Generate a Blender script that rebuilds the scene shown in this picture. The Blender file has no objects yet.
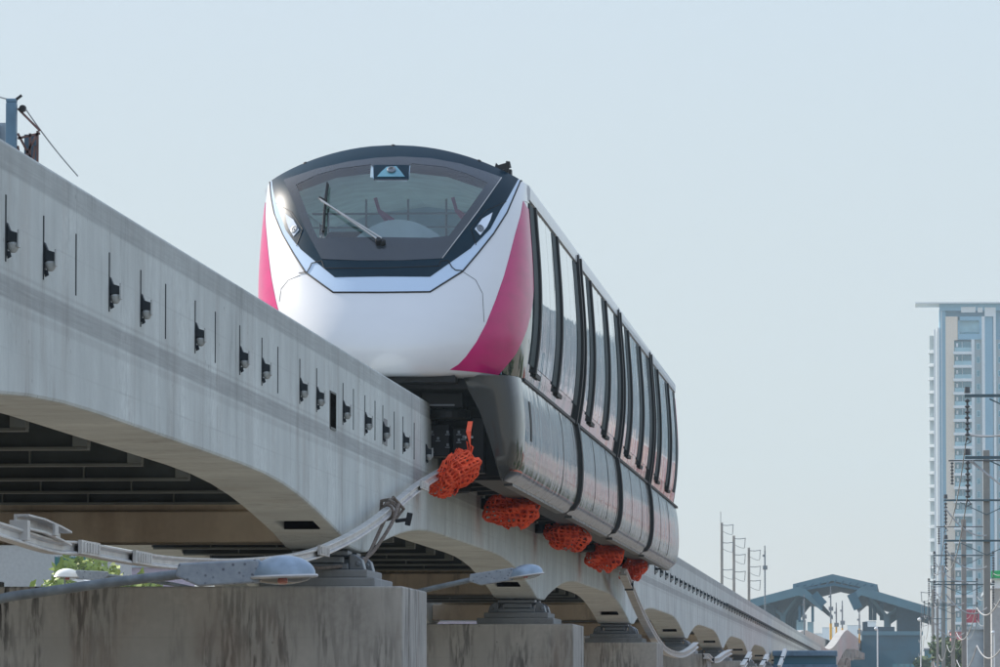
import bpy, math, random
import numpy as np
from mathutils import Vector, Matrix
from mathutils.geometry import delaunay_2d_cdt
random.seed(7)
rad = math.radians
H = 8.5                      # camera height above the street (a footbridge); heights below are given relative to it
sc = bpy.context.scene
col = bpy.data.collections.new("place"); sc.collection.children.link(col)
F = 5700.0
YAW, PIT = 4.056, 3.65

# ------------------------------------------------------------------ camera
cam = bpy.data.cameras.new("camera"); camo = bpy.data.objects.new("camera", cam); col.objects.link(camo)
camo.location = (0, 0, H); camo.rotation_euler = (rad(90 + PIT), 0, rad(YAW))
cam.sensor_width = 36; cam.lens = 36 * F / 1000; cam.clip_start = 1; cam.clip_end = 20000
sc.camera = camo
_c, _s, _cp, _sp = math.cos(rad(YAW)), math.sin(rad(YAW)), math.cos(rad(PIT)), math.sin(rad(PIT))
def proj(p):
    x, y, z = p
    fw = -x*_s*_cp + y*_c*_cp + z*_sp
    rt = x*_c + y*_s
    up = x*_s*_sp - y*_c*_sp + z*_cp
    return 500 + F*rt/fw, 333.5 - F*up/fw

# ------------------------------------------------------------------ mesh helper
class MB:
    def __init__(s): s.v = []; s.f = []
    def add(s, vs, fs):
        n = len(s.v); s.v += [tuple(p) for p in vs]; s.f += [tuple(i + n for i in f) for f in fs]; return s
    def box(s, x0, x1, y0, y1, z0, z1):
        return s.add([(x0,y0,z0),(x1,y0,z0),(x1,y1,z0),(x0,y1,z0),(x0,y0,z1),(x1,y0,z1),(x1,y1,z1),(x0,y1,z1)],
                     [(0,3,2,1),(4,5,6,7),(0,1,5,4),(1,2,6,5),(2,3,7,6),(3,0,4,7)])
    def bar(s, a, b, w, h, up=(0,0,1)):
        a, b = Vector(a), Vector(b); d = (b-a).normalized(); u = Vector(up)
        if abs(d.dot(u)) > .98: u = Vector((1,0,0))
        r = d.cross(u).normalized(); u = r.cross(d)
        vs = [p + r*i*w/2 + u*j*h/2 for p in (a, b) for i, j in ((-1,-1),(1,-1),(1,1),(-1,1))]
        return s.add(vs, [(0,1,2,3),(7,6,5,4),(0,4,5,1),(1,5,6,2),(2,6,7,3),(3,7,4,0)])
    def sweep(s, pts, prof, side=None, closed=True, caps=True):
        pts = [Vector(p) for p in pts]; n = len(pts); m = len(prof); vs = []
        for i, p in enumerate(pts):
            t = (pts[min(i+1,n-1)] - pts[max(i-1,0)]).normalized()
            a = Vector(side) if side else (Vector((0,0,1)) if abs(t.z) < .95 else Vector((1,0,0)))
            if side: r = (a - t*a.dot(t)).normalized(); u = r.cross(t).normalized()
            else: r = t.cross(a).normalized(); u = r.cross(t).normalized()
            for (q, w) in prof: vs.append(p + r*q + u*w)
        fs = [(i*m+j, i*m+(j+1)%m, (i+1)*m+(j+1)%m, (i+1)*m+j) for i in range(n-1) for j in range(m)]
        if caps: fs += [tuple(range(m))[::-1], tuple(range((n-1)*m, n*m))]
        return s.add(vs, fs)
    def tube(s, pts, r, n=8):
        return s.sweep(pts, [(r*math.cos(2*math.pi*k/n), r*math.sin(2*math.pi*k/n)) for k in range(n)])
    def lathe(s, c, axis, prof, n=16):
        ax = Vector(axis).normalized(); a = Vector((0,0,1)) if abs(ax.z) < .9 else Vector((1,0,0))
        r = ax.cross(a).normalized(); u = r.cross(ax); c = Vector(c); vs = []
        for (h, q) in prof:
            for k in range(n):
                t = 2*math.pi*k/n; vs.append(c + ax*h + (r*math.cos(t) + u*math.sin(t))*q)
        m = len(prof)
        fs = [(i*n+k, i*n+(k+1)%n, (i+1)*n+(k+1)%n, (i+1)*n+k) for i in range(m-1) for k in range(n)]
        fs += [tuple(range(n))[::-1], tuple(range((m-1)*n, m*n))]
        return s.add(vs, fs)
    def grid(s, rows, close=False):
        m = len(rows[0]); vs = [p for r in rows for p in r]
        fs = [(i*m+j, i*m+j+1, (i+1)*m+j+1, (i+1)*m+j) for i in range(len(rows)-1) for j in range(m-1)]
        return s.add(vs, fs)
    def prism(s, poly, axis, a, b):       # poly in the two other axes, extruded along axis
        def P(q, t):
            return {'x': (t, q[0], q[1]), 'y': (q[0], t, q[1]), 'z': (q[0], q[1], t)}[axis]
        n = len(poly); vs = [P(q, a) for q in poly] + [P(q, b) for q in poly]
        fs = [(i, (i+1) % n, n+(i+1) % n, n+i) for i in range(n)] + [tuple(range(n))[::-1], tuple(range(n, 2*n))]
        return s.add(vs, fs)
    def pieces(s, key):
        par = list(range(len(s.v)))
        def f(i):
            while par[i] != i: par[i] = par[par[i]]; i = par[i]
            return i
        for fc in s.f:
            for k in fc[1:]: par[f(k)] = f(fc[0])
        cen = {}
        for i in range(len(s.v)): cen.setdefault(f(i), []).append(s.v[i])
        grp = {}
        for r_, vs in cen.items():
            c = [sum(p[k] for p in vs)/len(vs) for k in range(3)]; grp.setdefault(key(c), set()).add(r_)
        out = []
        for g_, roots in sorted(grp.items()):
            m = MB(); idx = {}
            for fc in s.f:
                if f(fc[0]) in roots:
                    for k in fc:
                        if k not in idx: idx[k] = len(m.v); m.v.append(s.v[k])
                    m.f.append(tuple(idx[k] for k in fc))
            out.append(m)
        return out
    def build_each(s, key, *a, **k): return [m.build(*a, **k) for m in s.pieces(key)]
    def build(s, name, m, parent=None, smooth=False, bevel=0, seg=2, thick=0, rel=True, merge=False):
        me = bpy.data.meshes.new(name)
        off = Vector(parent_loc(parent)) if (parent and rel) else Vector((0,0,0))
        me.from_pydata([(p[0]-off.x, p[1]-off.y, p[2]-off.z) for p in s.v], [], s.f)
        if merge or bevel or thick:
            import bmesh
            bm = bmesh.new(); bm.from_mesh(me)
            if merge: bmesh.ops.remove_doubles(bm, verts=bm.verts, dist=1e-4)
            bmesh.ops.recalc_face_normals(bm, faces=bm.faces); bm.to_mesh(me); bm.free()
        o = bpy.data.objects.new(name, me); col.objects.link(o)
        if m: me.materials.append(m)
        if parent: o.parent = parent
        if smooth:
            for p in me.polygons: p.use_smooth = True
            try: me.set_sharp_from_angle(angle=rad(40))
            except Exception: pass
        if thick:
            md = o.modifiers.new("thickness", 'SOLIDIFY'); md.thickness = thick; md.offset = -1
        if bevel:
            md = o.modifiers.new("bevel", 'BEVEL'); md.width = bevel; md.segments = seg; md.limit_method = 'ANGLE'; md.angle_limit = rad(30)
        return o
def parent_loc(p):
    l = Vector((0,0,0))
    while p: l += Vector(p.location); p = p.parent
    return l
def tag(o, label=None, cat=None, group=None, kind=None):
    if label: o['label'] = label
    if cat: o['category'] = cat
    if group: o['group'] = group
    if kind: o['kind'] = kind
    return o
def empty(name, loc, label=None, cat=None, group=None):
    o = bpy.data.objects.new(name, None); col.objects.link(o); o.location = loc; o.empty_display_size = .2
    return tag(o, label, cat, group)
def copy_tree(o, loc=None, label=None, parent=None):
    c = o.copy(); col.objects.link(c); c.parent = parent
    if loc is not None: c.location = loc
    if label: c['label'] = label
    for ch in list(o.children): copy_tree(ch, parent=c)
    return c

# ------------------------------------------------------------------ materials
def nt(name):
    m = bpy.data.materials.new(name); m.use_nodes = True; t = m.node_tree; return m, t, t.nodes["Principled BSDF"]
def node(t, typ, **kw):
    n = t.nodes.new(typ)
    for k, v in kw.items():
        if k in n.inputs: n.inputs[k].default_value = v
        else: setattr(n, k, v)
    return n
def c4(c): return (c[0], c[1], c[2], 1)
def noise(t, scale, mapscale=(1,1,1), detail=4, coord='pos'):
    g = node(t, 'ShaderNodeNewGeometry') if coord == 'pos' else node(t, 'ShaderNodeTexCoord')
    mp = node(t, 'ShaderNodeMapping'); mp.inputs['Scale'].default_value = mapscale
    t.links.new(g.outputs['Position' if coord == 'pos' else 'Object'], mp.inputs['Vector'])
    n = node(t, 'ShaderNodeTexNoise'); n.inputs['Scale'].default_value = scale; n.inputs['Detail'].default_value = detail
    t.links.new(mp.outputs['Vector'], n.inputs['Vector']); return n
def ramp(t, src, a, b, ca=(0,0,0), cb=(1,1,1)):
    r = node(t, 'ShaderNodeValToRGB'); e = r.color_ramp.elements
    e[0].position = a; e[0].color = c4(ca); e[1].position = b; e[1].color = c4(cb)
    t.links.new(src, r.inputs['Fac']); return r
def mix(t, fac, a, b, blend='MIX'):
    m = node(t, 'ShaderNodeMix', data_type='RGBA', blend_type=blend)
    def put(sock, v):
        if isinstance(v, (int, float)): sock.default_value = v
        elif isinstance(v, tuple): sock.default_value = c4(v)
        else: t.links.new(v, sock)
    put(m.inputs[0], fac); put(m.inputs[6], a); put(m.inputs[7], b); return m.outputs[2]
def simple(name, c, rough=.5, metal=0, var=.12, vs=3.0, coat=0, bump=0, bs=40, ior=1.5, ms=(1,1,1)):
    m, t, b = nt(name)
    n = noise(t, vs, ms)
    o = mix(t, ramp(t, n.outputs[0], .3, .7).outputs[0], tuple(x*(1-var) for x in c), tuple(min(1, x*(1+var)) for x in c))
    t.links.new(o, b.inputs['Base Color'])
    b.inputs['Roughness'].default_value = rough; b.inputs['Metallic'].default_value = metal
    b.inputs['Coat Weight'].default_value = coat; b.inputs['Coat Roughness'].default_value = .03; b.inputs['IOR'].default_value = ior
    if bump:
        n2 = noise(t, bs); bp = node(t, 'ShaderNodeBump'); bp.inputs['Strength'].default_value = bump; bp.inputs['Distance'].default_value = .02
        t.links.new(n2.outputs[0], bp.inputs['Height']); t.links.new(bp.outputs[0], b.inputs['Normal'])
    return m
def concrete(name, c, dark=(.05,.045,.04), streak=.5, fine=(12, 2.2, .42, .62), rust=0, bands=None, streak_lo=.55, vert=True, mottle=.35):
    m, t, b = nt(name)
    n1 = noise(t, .9, detail=8); n3 = noise(t, 14, detail=6)
    lo = tuple(x*(1-mottle) for x in c); hi = tuple(min(1, x*(1+mottle*.45)) for x in c)
    o = mix(t, ramp(t, n1.outputs[0], .28, .72).outputs[0], lo, hi)
    o = mix(t, ramp(t, n3.outputs[0], .3, .75).outputs[0], o, tuple(x*.86 for x in c))
    # vertical runs of dirt and water
    s1 = noise(t, 1.0, (3.4, 3.4, .45), 8); s2 = noise(t, 1.0, (fine[0], fine[0], fine[1]), 7); s3 = noise(t, .55, detail=3)
    pr = node(t, 'ShaderNodeMath', operation='MULTIPLY')
    t.links.new(ramp(t, s1.outputs[0], streak_lo-.08, streak_lo+.14).outputs[0], pr.inputs[0])
    t.links.new(ramp(t, s2.outputs[0], fine[2], fine[3]).outputs[0], pr.inputs[1])
    p2 = node(t, 'ShaderNodeMath', operation='MULTIPLY'); t.links.new(pr.outputs[0], p2.inputs[0])
    t.links.new(ramp(t, s3.outputs[0], .35, .6).outputs[0], p2.inputs[1])
    p3 = node(t, 'ShaderNodeMath', operation='MULTIPLY'); t.links.new(p2.outputs[0], p3.inputs[0]); p3.inputs[1].default_value = streak
    s1.inputs['Distortion'].default_value = .3
    o = mix(t, p3.outputs[0], o, dark)
    s4 = noise(t, 1.0, (2.2, 2.2, .25), 6)
    w = node(t, 'ShaderNodeMath', operation='MULTIPLY'); t.links.new(ramp(t, s4.outputs[0], .5, .75).outputs[0], w.inputs[0]); w.inputs[1].default_value = .22
    o = mix(t, w.outputs[0], o, tuple(min(1, x*1.35) for x in c))
    vo = node(t, 'ShaderNodeTexVoronoi'); vo.inputs['Scale'].default_value = 5.0; gv = node(t, 'ShaderNodeNewGeometry'); t.links.new(gv.outputs['Position'], vo.inputs['Vector'])
    ph = ramp(t, vo.outputs['Distance'], .06, .10, (1,1,1), (0,0,0)); pm = node(t, 'ShaderNodeMath', operation='MULTIPLY'); t.links.new(ph.outputs[0], pm.inputs[0])
    t.links.new(ramp(t, s3.outputs[0], .45, .6).outputs[0], pm.inputs[1]); o = mix(t, pm.outputs[0], o, tuple(x*.45 for x in c))
    sy = node(t, 'ShaderNodeSeparateXYZ'); t.links.new(gv.outputs['Position'], sy.inputs[0])
    for ax_, per, wd, kk in ((1, 3.1, .012, .45), (1, 1.55, .006, .2), (2, .83, .008, .22)):
        md = node(t, 'ShaderNodeMath', operation='PINGPONG'); t.links.new(sy.outputs[ax_], md.inputs[0]); md.inputs[1].default_value = per/2
        ls = node(t, 'ShaderNodeMath', operation='LESS_THAN'); t.links.new(md.outputs[0], ls.inputs[0]); ls.inputs[1].default_value = wd
        lk = node(t, 'ShaderNodeMath', operation='MULTIPLY'); t.links.new(ls.outputs[0], lk.inputs[0]); t.links.new(ramp(t, n1.outputs[0], .3, .7, (0,0,0), (kk,)*3).outputs[0], lk.inputs[1])
        o = mix(t, lk.outputs[0], o, tuple(x*.5 for x in c))
    if rust:
        s5 = noise(t, 1.0, (1.7, 1.7, .5), 5)
        w = node(t, 'ShaderNodeMath', operation='MULTIPLY'); t.links.new(ramp(t, s5.outputs[0], .52, .68).outputs[0], w.inputs[0]); w.inputs[1].default_value = rust
        o = mix(t, w.outputs[0], o, (.22,.115,.06))
    if bands:
        g = node(t, 'ShaderNodeNewGeometry'); sp = node(t, 'ShaderNodeSeparateXYZ'); t.links.new(g.outputs['Position'], sp.inputs[0])
        nb = noise(t, 1.6, (1,.6,38), 5)
        for (z0, z1, k, cc) in bands:          # rubbed tyre tracks along the beam
            z0 += H; z1 += H
            w1 = node(t, 'ShaderNodeMapRange', interpolation_type='SMOOTHSTEP'); w1.inputs[1].default_value = z0-.015; w1.inputs[2].default_value = z0+.015
            w2 = node(t, 'ShaderNodeMapRange', interpolation_type='SMOOTHSTEP'); w2.inputs[1].default_value = z1+.015; w2.inputs[2].default_value = z1-.015
            t.links.new(sp.outputs[2], w1.inputs[0]); t.links.new(sp.outputs[2], w2.inputs[0])
            a = node(t, 'ShaderNodeMath', operation='MULTIPLY'); t.links.new(w1.outputs[0], a.inputs[0]); t.links.new(w2.outputs[0], a.inputs[1])
            d = node(t, 'ShaderNodeMapRange'); t.links.new(nb.outputs[0], d.inputs[0]); d.inputs[1].default_value = .25; d.inputs[2].default_value = .75; d.inputs[3].default_value = k*.55; d.inputs[4].default_value = k
            e = node(t, 'ShaderNodeMath', operation='MULTIPLY'); t.links.new(a.outputs[0], e.inputs[0]); t.links.new(d.outputs[0], e.inputs[1])
            o = mix(t, e.outputs[0], o, cc)
    t.links.new(o, b.inputs['Base Color']); b.inputs['Roughness'].default_value = .88
    bp = node(t, 'ShaderNodeBump'); bp.inputs['Strength'].default_value = .35; bp.inputs['Distance'].default_value = .01
    t.links.new(n3.outputs[0], bp.inputs['Height']); t.links.new(bp.outputs[0], b.inputs['Normal'])
    return m
def gloss(name, c, rough=.04, coat=1.0, wave=.02, ws=(.2,1.4,.25), ior=1.5, metal=0, var=.2):
    m, t, b = nt(name)
    n = noise(t, 1.0, ws, 3)
    nd = noise(t, 2.5, (1,1,3), 6)
    o = mix(t, ramp(t, nd.outputs[0], .4, .8).outputs[0], c, tuple(x*(1-var)+.006 for x in c))
    t.links.new(o, b.inputs['Base Color'])
    b.inputs['Roughness'].default_value = rough; b.inputs['Coat Weight'].default_value = coat; b.inputs['Coat Roughness'].default_value = .22 if name == 'navy_black_gloss' else .02
    b.inputs['IOR'].default_value = ior; b.inputs['Metallic'].default_value = metal
    if name == 'navy_black_gloss': b.inputs['Specular IOR Level'].default_value = .16
    if wave:
        bp = node(t, 'ShaderNodeBump'); bp.inputs['Strength'].default_value = 1; bp.inputs['Distance'].default_value = wave
        t.links.new(n.outputs[0], bp.inputs['Height']); t.links.new(bp.outputs[0], b.inputs['Normal']); t.links.new(bp.outputs[0], b.inputs['Coat Normal'])
    return m
def glassy(name, tint=(.55,.68,.68), refl=.9):
    m = bpy.data.materials.new(name); m.use_nodes = True; t = m.node_tree; t.nodes.clear()
    out = node(t, 'ShaderNodeOutputMaterial'); tr = node(t, 'ShaderNodeBsdfTransparent'); gl = node(t, 'ShaderNodeBsdfGlossy'); mx = node(t, 'ShaderNodeMixShader')
    tr.inputs[0].default_value = c4(tint); gl.inputs[0].default_value = c4((refl,)*3); gl.inputs['Roughness'].default_value = .02
    lw = node(t, 'ShaderNodeLayerWeight'); lw.inputs['Blend'].default_value = .5
    p_ = node(t, 'ShaderNodeMath', operation='POWER'); t.links.new(lw.outputs['Facing'], p_.inputs[0]); p_.inputs[1].default_value = 3.5
    fr = node(t, 'ShaderNodeMath', operation='MULTIPLY_ADD'); t.links.new(p_.outputs[0], fr.inputs[0]); fr.inputs[1].default_value = .8; fr.inputs[2].default_value = .11
    n = noise(t, .5, (1,1,1), 1); bp = node(t, 'ShaderNodeBump'); bp.inputs['Distance'].default_value = .003
    t.links.new(n.outputs[0], bp.inputs['Height']); t.links.new(bp.outputs[0], gl.inputs['Normal'])
    t.links.new(fr.outputs[0], mx.inputs[0]); t.links.new(tr.outputs[0], mx.inputs[1]); t.links.new(gl.outputs[0], mx.inputs[2]); t.links.new(mx.outputs[0], out.inputs[0])
    return m

M = {}
M['beam'] = concrete('beam_concrete', (.685,.725,.69), streak=.5, streak_lo=.58, rust=.14, mottle=.3,
                     bands=[(3.455,3.645,.46,(.2,.21,.21)), (2.62,2.77,.55,(.2,.2,.2)), (2.54,2.60,.22,(.25,.24,.23)), (2.80,2.82,.3,(.25,.24,.23))])
M['beam_far'] = concrete('shaded_beam_concrete', (.40,.385,.35), streak=.5, rust=.15)
M['cap'] = concrete('pier_concrete', (.47,.45,.41), dark=(.035,.033,.03), streak=1.0, streak_lo=.47, rust=.3, mottle=.45, fine=(19, 2.6, .44, .56))
M['dia'] = concrete('diaphragm_concrete', (.80,.66,.50), streak=.5, rust=.35)
M['plinth'] = concrete('plinth_concrete', (.33,.33,.32), streak=.4)
M['pole'] = concrete('pole_concrete', (.34,.33,.30), streak=.3)
M['new_beam'] = concrete('new_concrete', (.55,.53,.49), streak=.3)
M['white'] = gloss('white_paint', (.80,.81,.82), rough=.25, coat=.9, wave=0, var=.03)
M['magenta'] = gloss('magenta_paint', (.60,.006,.16), rough=.3, coat=.25, wave=.003, ior=1.36)
M['mask'] = gloss('navy_black_gloss', (.010,.032,.052), rough=.34, coat=0, ior=1.38, wave=0)
M['frit'] = gloss('dark_glass_border', (.040,.050,.062), rough=.12, coat=.5, wave=0)
M['collar'] = gloss('sky_tinted_white_gloss', (.56,.70,.86), rough=.05, coat=1, wave=0, var=.02)  # white strip, the blue sky's reflection put into its base colour
M['camwin'] = simple('camera_glass', (.12,.34,.42), .08, coat=1)
M['lip'] = simple('lip_plate_grey', (.06,.065,.065), .35, .2, var=.3)
M['frame_teal'] = simple('window_frame_grey', (.03,.05,.055), .62, ior=1.3)
M['side'] = gloss('graphite_side_paint', (.030,.042,.038), rough=.06, coat=.5, wave=.008, ws=(.2,1.1,.22))
M['skirt'] = gloss('graphite_skirt_paint', (.050,.048,.042), rough=.09, coat=.15, wave=.016, ws=(.2,1.6,.7))
M['window'] = gloss('tinted_window', (.012,.022,.022), rough=.02, coat=1, wave=.010, ws=(.2,1.5,.3), ior=1.6)
M['black'] = simple('black_rubber', (.012,.013,.015), .55)
M['dark'] = simple('underframe_black', (.006,.007,.009), .5, var=.4)
M['shade_fill'] = simple('shade_black', (.012,.011,.010), 1.0, ior=1.01)  # matt black standing for the shade inside the opening and pockets
M['steel'] = simple('dull_steel', (.22,.24,.26), .4, .7)
M['galv'] = simple('galvanised_metal', (.21,.24,.26), .45, .25, var=.25, vs=12)
M['alu'] = simple('aluminium_rail', (.56,.55,.53), .32, .3, var=.2, vs=4)
M['girder'] = simple('painted_girder', (.045,.055,.055), .55, .1, var=.35, vs=2)
M['girder_edge'] = simple('girder_flange', (.13,.14,.13), .55, .1, var=.25, vs=2)
M['roofpaint'] = simple('roof_paint', (.72,.74,.75), .35, coat=.4, var=.05)
M['insul'] = simple('grey_insulator', (.45,.47,.46), .4)
M['chan'] = simple('cast_channel', (.016,.024,.03), .6)
M['orange'] = simple('orange_netting', (1.0,.10,.03), .75, var=.25, vs=9)
M['rope'] = simple('brown_rope', (.20,.16,.13), .9, var=.3, vs=30)
def spotted():
    m, t, b = nt('spotted_bracket'); v = node(t, 'ShaderNodeTexVoronoi'); v.inputs['Scale'].default_value = 24; g_ = node(t, 'ShaderNodeNewGeometry'); t.links.new(g_.outputs['Position'], v.inputs['Vector'])
    n = noise(t, 20, detail=4)
    o = mix(t, ramp(t, n.outputs[0], .3, .7).outputs[0], (.26,.30,.35), (.36,.40,.44))
    o = mix(t, ramp(t, v.outputs['Distance'], .10, .30, (1,1,1), (0,0,0)).outputs[0], o, (.10,.11,.14)); t.links.new(o, b.inputs['Base Color']); b.inputs['Roughness'].default_value = .55; return m
M['lampdome'] = simple('lamp_shell', (.30,.38,.46), .3, .3, var=.2, vs=9)
M['speckle'] = spotted()
M['lens'] = glassy('lamp_lens', (.8,.8,.78))
M['glass'] = glassy('windscreen_glass', (.86,.95,.96))
M['lamp'] = simple('head_lamp', (.75,.82,.9), .08, .3, coat=1)
M['redlens'] = simple('red_cap', (.6,.03,.02), .3)
M['cabin'] = simple('cabin_panel', (.80,.90,.86), .6)
M['cabin_dark'] = simple('cabin_shade', (.34,.48,.56), .6)
M['dash'] = simple('dashboard_grey', (.36,.44,.46), .6)
M['pink'] = simple('pink_grab_handle', (.42,.12,.22), .5)
M['bluepaint'] = simple('blue_painted_steel', (.11,.20,.28), .5, var=.3)
M['rust'] = simple('rusty_red_steel', (.17,.095,.085), .7, var=.4, vs=6)
M['yellow'] = simple('yellow_sleeve', (.75,.42,.04), .5)
M['station'] = simple('station_cladding', (.0,.085,.14), .5, var=.2, vs=.3)
M['station_light'] = simple('station_fascia', (.06,.18,.24), .5, var=.1, vs=.5)
M['station_dark'] = simple('station_soffit', (.0,.04,.075), .6, var=.2)
M['tw_white'] = simple('tower_white_paint', (.84,.87,.87), .7, var=.05)
M['tw_blue'] = simple('tower_shade_blue_paint', (.24,.46,.60), .7, var=.06)  # blue-grey paint, with the shade of these walls put into its colour
M['tw_beige'] = simple('tower_beige_paint', (.88,.74,.58), .7, var=.06)
M['tw_grey'] = simple('tower_grey_paint', (.34,.40,.41), .7, var=.06)
M['tw_glass'] = gloss('tower_glass', (.01,.20,.28), rough=.12, wave=0)
M['tw_rail'] = simple('balcony_rail_glass', (.30,.52,.58), .3, var=.2, vs=.3)
M['wire'] = simple('grey_cable', (.35,.36,.36), .5)
M['wirewhite'] = simple('pale_cable', (.45,.46,.46), .5)
M['insulator_dark'] = simple('brown_porcelain', (.08,.085,.09), .3)
M['crossarm'] = simple('dark_crossarm', (.09,.14,.16), .6)
M['redpaint'] = simple('red_hoarding', (.45,.03,.06), .6)
M['pinkwall'] = simple('pink_wall', (.65,.25,.27), .7)
M['greysheet'] = simple('grey_sheet', (.34,.40,.45), .6)
M['green'] = simple('green_sign_face', (.01,.45,.12), .4)
M['teal'] = simple('teal_hoarding', (.03,.22,.20), .6)
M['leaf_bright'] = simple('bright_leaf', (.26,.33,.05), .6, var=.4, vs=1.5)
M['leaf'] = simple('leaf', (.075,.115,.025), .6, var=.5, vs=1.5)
M['bark'] = simple('bark', (.10,.075,.05), .9)
M['wallgrey'] = simple('pale_block_wall', (.46,.47,.47), .8, var=.08, vs=6)
M['lilac'] = simple('lilac_wall', (.42,.36,.45), .8)
M['barrier'] = simple('orange_barrier_paint', (.50,.065,.02), .6)
def ground_mat():
    m, t, b = nt('ground_dirt')
    n = noise(t, .05, detail=8); n2 = noise(t, .6, detail=6)
    o = mix(t, ramp(t, n.outputs[0], .4, .6).outputs[0], (.175,.13,.085), (.08,.085,.045))
    o = mix(t, .4, o, mix(t, n2.outputs[0], (.14,.115,.09), (.30,.25,.18)))
    t.links.new(o, b.inputs['Base Color']); b.inputs['Roughness'].default_value = .95; return m
M['ground'] = ground_mat()
M['asphalt'] = simple('asphalt', (.13,.12,.105), .85, var=.25, vs=.7)
M['paint'] = simple('road_paint', (.7,.7,.68), .7)
M['kerb'] = simple('kerb_stone', (.36,.35,.33), .85)
M['grass'] = simple('verge_grass', (.07,.10,.03), .9, var=.4, vs=.5)

# ------------------------------------------------------------------ world, sun
SUN_EL, SUN_AZ = 50.0, 0
sd = Vector((-.84, .42, .56)).normalized()         # towards the sun: left, a little behind the camera, high
SKYT = (2.50, 2.20, 2.05, 1); VEIL = (2.18, 2.40, 2.68, 1)
w = bpy.data.worlds.new("World"); sc.world = w; w.use_nodes = True; t = w.node_tree
bg = t.nodes['Background']; sky = t.nodes.new('ShaderNodeTexSky'); sky.sky_type = 'NISHITA'; sky.sun_disc = False
sky.sun_elevation = math.asin(sd.z); sky.sun_rotation = math.atan2(sd.x, sd.y)
sky.air_density = 1.0; sky.dust_density = .6; sky.ozone_density = 1.6; sky.altitude = 0
bw = t.nodes.new('ShaderNodeRGBToBW'); t.links.new(sky.outputs[0], bw.inputs[0])      # thick bright haze evens the dome out
pw = t.nodes.new('ShaderNodeMath'); pw.operation = 'POWER'; t.links.new(bw.outputs[0], pw.inputs[0]); pw.inputs[1].default_value = -.93
vm = t.nodes.new('ShaderNodeVectorMath'); vm.operation = 'SCALE'; t.links.new(sky.outputs[0], vm.inputs[0]); t.links.new(pw.outputs[0], vm.inputs['Scale'])
tn = t.nodes.new('ShaderNodeMix'); tn.data_type = 'RGBA'; tn.blend_type = 'MULTIPLY'; tn.inputs[0].default_value = 1; tn.inputs[7].default_value = SKYT
t.links.new(vm.outputs[0], tn.inputs[6])
tc = t.nodes.new('ShaderNodeTexCoord'); mp_ = t.nodes.new('ShaderNodeMapping'); mp_.inputs['Scale'].default_value = (1, 1, 7); t.links.new(tc.outputs['Generated'], mp_.inputs[0])
cn = t.nodes.new('ShaderNodeTexNoise'); cn.inputs['Scale'].default_value = 3.0; cn.inputs['Detail'].default_value = 5; t.links.new(mp_.outputs[0], cn.inputs['Vector'])
cr = t.nodes.new('ShaderNodeMapRange'); cr.inputs[1].default_value = .35; cr.inputs[2].default_value = .7; cr.inputs[3].default_value = .47; cr.inputs[4].default_value = .62; t.links.new(cn.outputs[0], cr.inputs[0])
veil = t.nodes.new('ShaderNodeMix'); veil.data_type = 'RGBA'; t.links.new(cr.outputs[0], veil.inputs[0]); t.links.new(tn.outputs[2], veil.inputs[6]); veil.inputs[7].default_value = VEIL
t.links.new(veil.outputs[2], bg.inputs[0]); bg.inputs[1].default_value = .15
sun = bpy.data.lights.new("sun", 'SUN'); sun.energy = 3.0; sun.angle = rad(.6); sun.color = (1, .93, .84)
so = bpy.data.objects.new("sun", sun); col.objects.link(so); so.rotation_euler = sd.to_track_quat('Z', 'Y').to_euler(); so.location = (0,0,60)
sc.view_settings.view_transform = 'Standard'; sc.view_settings.look = 'None'; sc.view_settings.gamma = 1
sc.view_settings.exposure = 1.0
sc.render.engine = 'CYCLES'; sc.cycles.use_denoising = True
sc.cycles.max_bounces = 8; sc.cycles.volume_bounces = 0; sc.cycles.transparent_max_bounces = 12

# ------------------------------------------------------------------ ground and road
g = MB().add([(-6000,-3000,0),(6000,-3000,0),(6000,9000,0),(-6000,9000,0)], [(0,1,2,3)]).build('ground', M['ground']); tag(g, kind='structure')
r = MB().add([(-3.6,-200,.004),(15,-200,.004),(15,1500,.004),(-3.6,1500,.004)], [(0,1,2,3)]).build('road', M['asphalt']); tag(r, kind='structure')
r = MB().add([(-30,-200,.004),(-13,-200,.004),(-13,1500,.004),(-30,1500,.004)], [(0,1,2,3)]).build('road', M['asphalt']); tag(r, kind='structure')
mk = MB()
for k in range(80):
    mk.add([(5.6,-20+k*9,.008),(5.75,-20+k*9,.008),(5.75,-17+k*9,.008),(5.6,-17+k*9,.008)], [(0,1,2,3)])
tag(mk.build('road_markings', M['paint']), kind='structure')
tag(MB().box(-3.85,-3.6,-200,1500,0,.13).build('kerb', M['kerb'], bevel=.02), kind='structure')
tag(MB().box(15,15.25,-200,1500,0,.13).build('kerb', M['kerb'], bevel=.02), kind='structure')

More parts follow.
